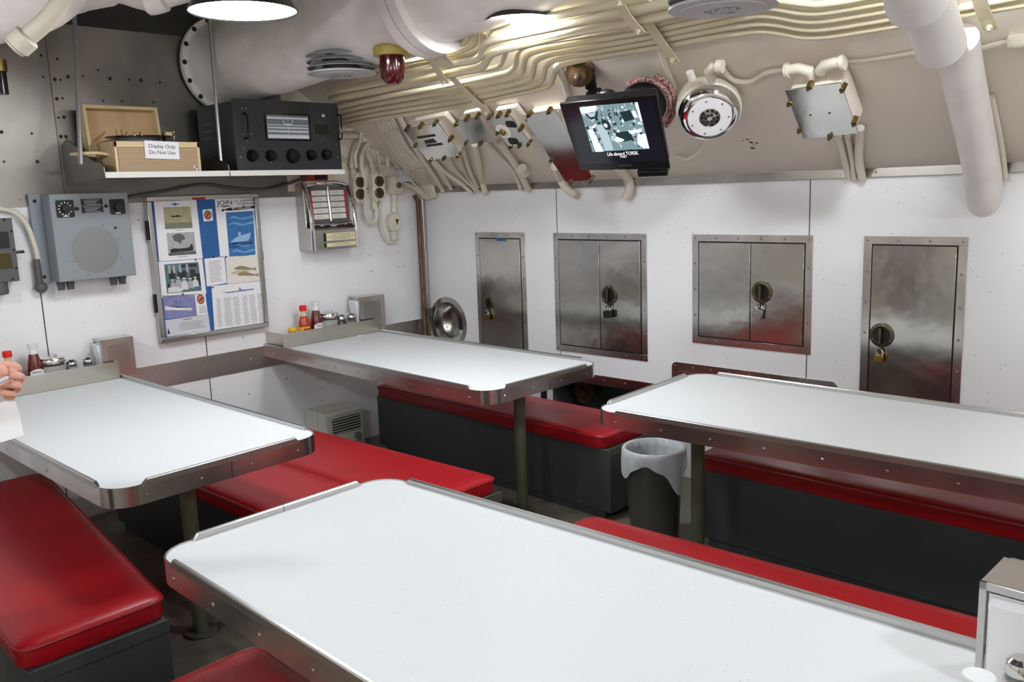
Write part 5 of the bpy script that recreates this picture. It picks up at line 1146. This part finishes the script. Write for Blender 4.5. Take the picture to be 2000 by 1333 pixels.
p, h = at_top((13, 686), yc); hot_sauce(p, h, 'red-capped hot sauce bottle behind the hand')
p, h = at_top((100, 694), yc); sugar(p, h, 'glass sugar pourer with metal lid in the tray below the grey loudspeaker')
p, h = at_top((138, 702), yc); shaker(p, h, False, 'pepper shaker in the tray below the grey loudspeaker')
p, h = at_top((171, 697), yc); shaker(p, h, True, 'half full salt shaker beside the napkins, below the grey loudspeaker')
a, c = UY((184, 660), -.06), UY((250, 655), -.13); zt_ = UY((215, 662), -.13).z
dispenser((UY((221, 660), -.10).x, -.095, ZB), UY((249, 690), -.15).x-UY((196, 690), -.15).x+.02, .115, zt_-ZB, 'chrome napkin dispenser in the tray below the grey loudspeaker', rz=-.05)
p, h = at_top((615, 589), yc); ketchup(p, h, 'ketchup bottle in the tray of the far corner table')
p, h = at_top((591, 597), yc); hot_sauce(p, h, 'red-capped hot sauce bottle in the far corner tray')
p, h = at_top((640, 607), yc); sugar(p, h, 'glass sugar pourer with metal lid in the far corner tray')
p, h = at_top((665, 614), yc); shaker(p, h, False, 'pepper shaker in the far corner tray')
p, h = at_top((685, 611), yc); shaker(p, h, True, 'salt shaker beside the napkins in the far corner tray')
zt_ = UY((720, 578), -.12).z; dispenser((UY((718, 600), -.10).x, -.095, ZB), UY((744, 600), -.15).x-UY((707, 600), -.15).x+.035, .12, zt_-ZB, 'chrome napkin dispenser in the far corner tray', rz=-.08)
p, h = at_top((571, 641), yc); o = thing('mustard_jar', 'yellow-capped mustard jar at the left end of the far corner tray', 'jar', Vector(p))
part(MB().lathe([(0, 0), (.026, 0), (.028, .006), (.028, h-.03), (.022, h-.018)], 20), 'jar', 'yellow_ring', o); part(MB().lathe([(.026, h-.02), (.027, h-.018), (.027, h-.003), (.025, h), (0, h)], 24), 'cap', 'yellow_cap', o)
q = UZ((702, 657), ZT); single(MB().mi(0).prism(rpoly([(-.02, -.012), (.018, -.014), (.022, .01), (-.012, .014)], .005, 3), 0, .004), 'paper_scrap', 'paper', 'tiny white scrap of paper lying against the far corner tray', 'paper').location = (q.x, q.y, ZT+.0005)
# nearest table: dispenser, shaker, bottle at the lower right corner
dispenser((-2.437, -4.333, ZT+.001), .128, .128, .198, 'large chrome napkin dispenser at the lower right of the photo', rz=-.03)
shaker((-2.53, -4.342, ZT+.001), .098, True, 'salt shaker in the lower right corner, before the large dispenser')
q = UZ((1912, 1322), .965); ketchup((q.x, q.y, ZT+.001), q.z-ZT+.001, 'white bottle cap peeking in beside the large dispenser at bottom right')

# ================================================================ HEATER, BIN
xl, xr, yf, h = -1.075, -.765, -.215, .30
o = thing('wall_heater', 'white electric heater on the floor below the far corner table', 'heater', Vector(((xl+xr)/2, yf/2, 0))); X = (xr-xl)/2; Dh = -yf/2
part(MB().box(-X, X, -.02, Dh-.004, 0, h), 'rear_housing', 'heater_white', o, bevel=.015, seg=3)
part(MB().box(-X+.006, X-.004, -Dh, -.022, .006, h-.006), 'front_housing', 'heater_white', o, bevel=.018, seg=3)
gz0, gz1 = h*.50, h*.84; b = MB().mi(0).box(-X*.62, X*.78, -Dh-.001, -Dh+.01, gz0, gz1).mi(1)
for k in range(6): z = gz0+(gz1-gz0)*(k+.5)/6; b.box(-X*.62, X*.78, -Dh-.004, -Dh+.003, z-.004, z+.003)
b.mi(0).box(-X*.62, X*.78, -Dh-.001, -Dh+.01, .02, h*.26).mi(1)
for k in range(3): z = .02+h*.2*(k+.5)/3; b.box(-X*.62, X*.78, -Dh-.004, -Dh+.003, z-.004, z+.003)
part(b, 'grille', ['black', 'heater_white'], o)
part(MB().cyl((X*.58, -Dh+.002, h*.37), (X*.58, -Dh-.018, h*.37), .026, .022, 22), 'dial', 'grey_grille', o, bevel=.002)
bx, by, bz, br = -.835, -2.475, .44, .135
o = thing('trash_bin', 'grey trash bin with a pale plastic liner below the right-hand table', 'bin', Vector((bx, by, 0)))
part(MB().lathe([(0, .002), (.105, 0), (.11, .006), (br-.003, bz-.01), (br+.002, bz-.004), (br-.006, bz-.002), (.105, .02), (0, .02)], 36), 'can', 'bin_grey', o)
b = MB(); n = 60; rows = []
def rim(k, r, z): a_ = 2*math.pi*k/n; return (r*math.cos(a_), r*math.sin(a_), z)
lobe = lambda k, a_, w_: math.exp(-(((6*k-a_+180) % 360-180)/w_)**2)
hang = lambda k: .055+.075*lobe(k, 152, 17)+.125*lobe(k, 262, 26)+.06*lobe(k, 20, 40)+.008*math.sin(k*.9)
for fr_, rr_, zz in ((1, br-.048, -.34), (1, br-.026, -.14), (1, br-.011, -.03), (1, br-.009, .004), (1, br+.004, .007), (1, br+.010, .0)):
    rows.append([rim(k, rr_+.003*math.sin(k*1.9)*(1 if zz < -.02 else .3), bz+zz) for k in range(n)])
for t in (.25, .5, .75, 1):
    rows.append([rim(k, br+.010+.012*t*(1+.5*math.sin(k*.9))*(.7+.3*math.sin(k*.31))-.010*t*t, bz-.002-hang(k)*t) for k in range(n)])
vs = [v for r in rows for v in r]; fs = [(i*n+k, i*n+(k+1) % n, (i+1)*n+(k+1) % n, (i+1)*n+k) for i in range(len(rows)-1) for k in range(n)]
part(b.add(vs, fs), 'liner', 'bin_liner', o, sharp=80)

# ================================================================ LAMPS AND LIGHT
mk('table_fill_glow', (255, 255, 255), .5, emit=(247, 252, 255), es=9)  # this and the next two glows serve only the added lamps out of view
mk('side_fill_glow', (255, 255, 255), .5, emit=(247, 252, 255), es=112)
mk('aisle_fill_glow', (255, 255, 255), .5, emit=(247, 251, 255), es=104)
def lamp(loc, r, label, dome=False, glow='bulb_glow'):
    o = thing('pendant_lamp', label, 'lamp', Vector(loc)); z = .0
    part(MB().lathe([(r, z), (r*1.01, z+.004), (r*.96, z+.02), (r*.8, z+.075), (r*.5, z+.115), (r*.24, z+.13), (r*.22, z+.2), (0, z+.2)], 48).lathe([(r*.985, z+.002), (r*.94, z+.02), (r*.78, z+.072), (r*.48, z+.11), (0, z+.12)][::-1], 48), 'shade', 'lamp_shade', o)
    part(MB().lathe([(r*.97, z+.006), (r*.6, z+.001), (0, z)][::-1] if not dome else [(0, -.095)]+[(.078*math.sin(t*.26), -.017-.078*math.cos(t*.26)) for t in range(1, 12)]+[(.02, .07), (.02, .12)], 32), 'diffuser' if not dome else 'bulb', glow, o)
    part(MB().cyl((0, 0, .2), (0, 0, max(.22, ZC-loc[2]-.002)), .012, n=12), 'stem', 'lamp_shade', o)
    return o
q = UZ((475, 24), 2.31); rA = 104/FPX*(q-CAM).dot(_f)
lamp(q, rA, 'bright pendant lamp with dark shade at the top of the photo', False, 'pendant_glow')
q = UZ((1015, 41), 2.33); lamp(q, .15, 'glaring pendant lamp between duct and thick pipes')
q = UZ((826, 93), 2.32); lamp(q, .12, 'pendant lamp showing only as a bright strip below the duct')
for k, (x, y) in enumerate(((-2.75, -3.9), (-1.45, -3.75), (-4.3, -1.7), (-4.3, -3.7), (-2.9, -5.5), (-1.0, -5.3))):  # unseen lamps, added and placed to brighten walls, lining and tables
    lamp(Vector((x, y, (2.42, 2.45, 2.27, 2.27, 2.3, 2.3)[k])), .17, ('unseen pendant lamp added above the nearest table', 'unseen pendant lamp added above the right-hand table', 'unseen pendant lamp added over the passage by the left wall', 'unseen pendant lamp added over the passage beside the camera', 'unseen pendant lamp added behind the camera', 'unseen pendant lamp added in the rear corner behind the camera')[k], True, 'table_fill_glow' if k == 0 else 'side_fill_glow' if k in (1, 5) else 'aisle_fill_glow')

# ================================================================ PERSON AT THE LEFT EDGE
def skin_mesh(name, chains, mats, parent, vox=.004, sub=1):
    """chains of (point, radius) grown into one skinned surface"""
    vs, es, rs, roots = [], [], [], []
    for ch in chains:
        base = len(vs); roots.append(base)
        for k, (p, r) in enumerate(ch):
            vs.append(tuple(p)); rs.append(r)
            if k: es.append((base+k-1, base+k))
    me = bpy.data.meshes.new(name); me.from_pydata(vs, es, [])
    ob = bpy.data.objects.new(name, me); COL.objects.link(ob)
    md = ob.modifiers.new('skin', 'SKIN'); md.use_smooth_shade = True
    if not me.skin_vertices: 
        bpy.context.view_layer.objects.active = ob
    sv = me.skin_vertices[0].data
    for i, r in enumerate(rs): sv[i].radius = (r, r) if not isinstance(r, tuple) else r; sv[i].use_root = i in roots
    ss = ob.modifiers.new('sub', 'SUBSURF'); ss.levels = sub; ss.render_levels = sub
    rm = ob.modifiers.new('remesh', 'REMESH'); rm.mode = 'VOXEL'; rm.voxel_size = vox; rm.use_smooth_shade = True
    sm = ob.modifiers.new('smooth', 'SMOOTH'); sm.factor = .5; sm.iterations = 2
    dg = bpy.context.evaluated_depsgraph_get(); m2 = bpy.data.meshes.new_from_object(ob.evaluated_get(dg))
    bpy.data.objects.remove(ob); m2.name = name; m2.materials.clear(); m2.materials.append(M[mats])
    for p in m2.polygons: p.use_smooth = True
    o = bpy.data.objects.new(name, m2); COL.objects.link(o)
    o.parent = parent; m2.transform(TOP[parent.name].inverted())
    return o
DH = 2.0; HC = UD((12, 742), DH); k = DH/FPX                                      # metres per photo pixel at the hand
def hp(x, y, d=0): return UD((x, y), DH+d)
BODY = UD((-330, 700), 2.15); BODY.z = 0
per = thing('person', 'person at the left edge, only a fist holding pen and paper is in view', 'person', BODY)
rd = 9*k
chains = [
    [(hp(-215, 800, .02), .040), (hp(-120, 765, .01), .034), (hp(-62, 748, .0), .030), (hp(-30, 740, 0), .036), (hp(0, 738, .004), .038), (hp(12, 736, .006), .032)],      # forearm, wrist, palm
    [(hp(-6, 716, -.01), .0125), (hp(22, 713, -.022), .0108), (hp(37, 719, -.006), .0100), (hp(34, 727, .012), .009), (hp(16, 730, .018), .0085)],                     # index
    [(hp(-4, 733, -.016), .0125), (hp(27, 732, -.028), .0108), (hp(44, 737, -.008), .0100), (hp(38, 745, .012), .009), (hp(18, 747, .018), .0085)],                    # middle
    [(hp(-6, 750, -.016), .0120), (hp(24, 751, -.026), .0102), (hp(38, 755, -.008), .0095), (hp(32, 762, .010), .0085), (hp(14, 763, .016), .008)],                      # ring
    [(hp(-8, 766, -.012), .0105), (hp(15, 768, -.020), .0088), (hp(28, 771, -.006), .0082), (hp(24, 776, .008), .0078), (hp(8, 777, .012), .0072)],                     # little
    [(hp(-32, 728, -.012), .015), (hp(-12, 716, -.036), .0125), (hp(6, 722, -.046), .011), (hp(13, 736, -.044), .0095)],                                              # thumb
]
Z0 = 0
S_ = BODY+Vector((0, 0, 1.42)); fw = (HC-BODY); fw.z = 0; fw.normalize(); sd = Vector((-fw.y, fw.x, 0))
sh = S_-sd*.19
el = hp(-330, 850, .05)
hd = BODY+Vector((0, 0, 1.66))+fw*.03
body_ch = [[(BODY+Vector((0, 0, .98)), .13), (BODY+Vector((0, 0, 1.18)), .125), (BODY+Vector((0, 0, 1.36)), .13), (BODY+Vector((0, 0, 1.47)), .07), (BODY+Vector((0, 0, 1.54))+fw*.01, .052), (hd, .088), (hd+Vector((0, 0, .09)), .075)],
           [(BODY+Vector((0, 0, .98))-sd*.09, .09), (BODY+Vector((0, 0, .52))-sd*.1, .06), (BODY+Vector((0, 0, .08))-sd*.1, .042), (BODY+Vector((0, 0, .045))-sd*.1+fw*.15, .035)],
           [(BODY+Vector((0, 0, .98))+sd*.09, .09), (BODY+Vector((0, 0, .52))+sd*.1, .06), (BODY+Vector((0, 0, .08))+sd*.1, .042), (BODY+Vector((0, 0, .045))+sd*.1+fw*.15, .035)],
           [(BODY+Vector((0, 0, 1.40)), .06), (sh, .055), (el, .042), (hp(-215, 800, .02), .038)],
           [(BODY+Vector((0, 0, 1.40)), .06), (S_+sd*.19, .055), (S_+sd*.24-Vector((0, 0, .30)), .042), (S_+sd*.22-Vector((0, 0, .55))+fw*.06, .034), (S_+sd*.21-Vector((0, 0, .66))+fw*.09, .036), (S_+sd*.21-Vector((0, 0, .74))+fw*.1, .02)],
           [(hd+fw*.07, .03), (hd+fw*.105-Vector((0, 0, .01)), .014)], [(hd+sd*.085, .02), (hd+sd*.095, .016)], [(hd-sd*.085, .02), (hd-sd*.095, .016)]]
skin_mesh('body', chains+body_ch, 'skin', per, .0027, 1)
skin_mesh('shirt', [[(BODY+Vector((0, 0, .86)), .19), (BODY+Vector((0, 0, .98)), .185), (BODY+Vector((0, 0, 1.18)), .155), (BODY+Vector((0, 0, 1.36)), .16), (BODY+Vector((0, 0, 1.45)), .10)],
                    [(BODY+Vector((0, 0, 1.39)), .09), (sh, .085), (el, .072), (hp(-250, 816, .02), .060)],
                    [(BODY+Vector((0, 0, 1.39)), .09), (S_+sd*.19, .078), (S_+sd*.235-Vector((0, 0, .27)), .062)]], 'shirt_cloth', per, .012)
skin_mesh('trousers', [[(BODY+Vector((0, 0, 1.02)), .165), (BODY+Vector((0, 0, .88)), .165)], [(BODY+Vector((0, 0, .94))-sd*.09, .125), (BODY+Vector((0, 0, .52))-sd*.1, .085), (BODY+Vector((0, 0, .10))-sd*.1, .065)],
                       [(BODY+Vector((0, 0, .94))+sd*.09, .125), (BODY+Vector((0, 0, .52))+sd*.1, .085), (BODY+Vector((0, 0, .10))+sd*.1, .065)]], 'trouser_cloth', per, .012)
skin_mesh('hair', [[(hd+Vector((0, 0, .10))+fw*.03, .07), (hd+Vector((0, 0, .09))-fw*.03, .088), (hd-fw*.05, .072)]], 'hair', per, .012)
Th = TOP[per.name].inverted()
for s in (1, -1):
    e = hd+fw*.083+sd*.032*s+Vector((0, 0, .022)); b = MB().mi(0).ball(Th @ e, .012, 10).mi(1).ball(Th @ (e+fw*.0075), .006, 8); part(b, 'eye', ['paper', 'black'], per)
mo = hd+fw*.086-Vector((0, 0, .05)); part(MB().tube([Th @ (mo+sd*t-fw*abs(t)*.25) for t in (-.024, -.012, 0, .012, .024)], [.003, .006, .007, .006, .003], 8), 'mouth', 'red_tag', per)
# paper and pen in the hand
pts = [hp(-175, 800, .03), hp(-60, 778, .02), hp(26, 772, .012), hp(38, 808, .0), hp(47, 851, -.02), hp(-60, 884, -.01), hp(-150, 912, 0)]
c = hp(0, 800); n_ = (pts[2]-pts[0]).cross(pts[4]-pts[0]).normalized()*.0004; b = MB()
g = sum(pts, Vector())/len(pts); vv_ = [p-c for p in pts]+[g-c]
N = len(pts); b.add([v+n_ for v in vv_]+[v-n_ for v in vv_], [(i, (i+1) % N, N) for i in range(N)]+[(N+1+(i+1) % N, N+1+i, 2*N+1) for i in range(N)]+[(i, N+1+i, N+1+(i+1) % N, (i+1) % N) for i in range(N)])
single(b, 'paper_sheet', 'paper', 'white sheet of paper hanging from the fist at the left edge', 'paper').location = c
p0, p1 = hp(-40, 768, -.055), hp(13, 739, -.052); single(MB().cyl((0, 0, 0), p1-p0, .0048, n=12).cyl(p1-p0, (p1-p0)*1.09, .0044, .001, 12), 'pen', 'paper_dim', 'pale pen held under the thumb of the fist', 'pen').location = p0

GR = {'table': 'mess tables', 'bench': 'red mess benches', 'locker': 'steel wall lockers', 'padlock': 'padlocks on the lockers', 'bracket': 'brackets across the ceiling pipes', 'junction box': 'junction boxes on the sloped wall',
      'lamp': 'pendant lamps', 'bottle': 'condiment bottles', 'shaker': 'salt and pepper shakers', 'pourer': 'sugar pourers', 'dispenser': 'napkin dispensers', 'outlet box': 'outlet boxes by the jukebox', 'vent': 'vents'}
for o in list(COL.objects):
    if o.parent is None and 'category' in o and 'group' not in o:
        if o['category'] in GR and not (o.name.startswith(('red_lamp', 'wall_fitting', 'round_vent'))): o['group'] = GR[o['category']]
        elif o.name.startswith('ceiling_pipe'): o['group'] = 'cream pipes of the ceiling rack'
        elif o.name.startswith('paper_sheet') and 'fist' not in o['label'] and 'page' in o['label']+'sheet': o['group'] = 'papers on the notice board'
        elif o['category'] == 'cable': o['group'] = 'cables along the walls'
# ================================================================ WORLD AND VIEW
w = bpy.data.worlds.new('world'); SC.world = w; w.use_nodes = True
w.node_tree.nodes['Background'].inputs['Color'].default_value = (.9, .92, 1, 1); w.node_tree.nodes['Background'].inputs['Strength'].default_value = .05
SC.view_settings.view_transform = 'Standard'; SC.view_settings.look = 'None'; SC.view_settings.gamma = 1; SC.view_settings.use_curve_mapping = False
SC.view_settings.exposure = .86
SC.cycles.max_bounces = 8; SC.cycles.diffuse_bounces = 5; SC.cycles.glossy_bounces = 4; SC.cycles.transmission_bounces = 6
SC.cycles.use_denoising = True
SC.cycles.sample_clamp_indirect = 8
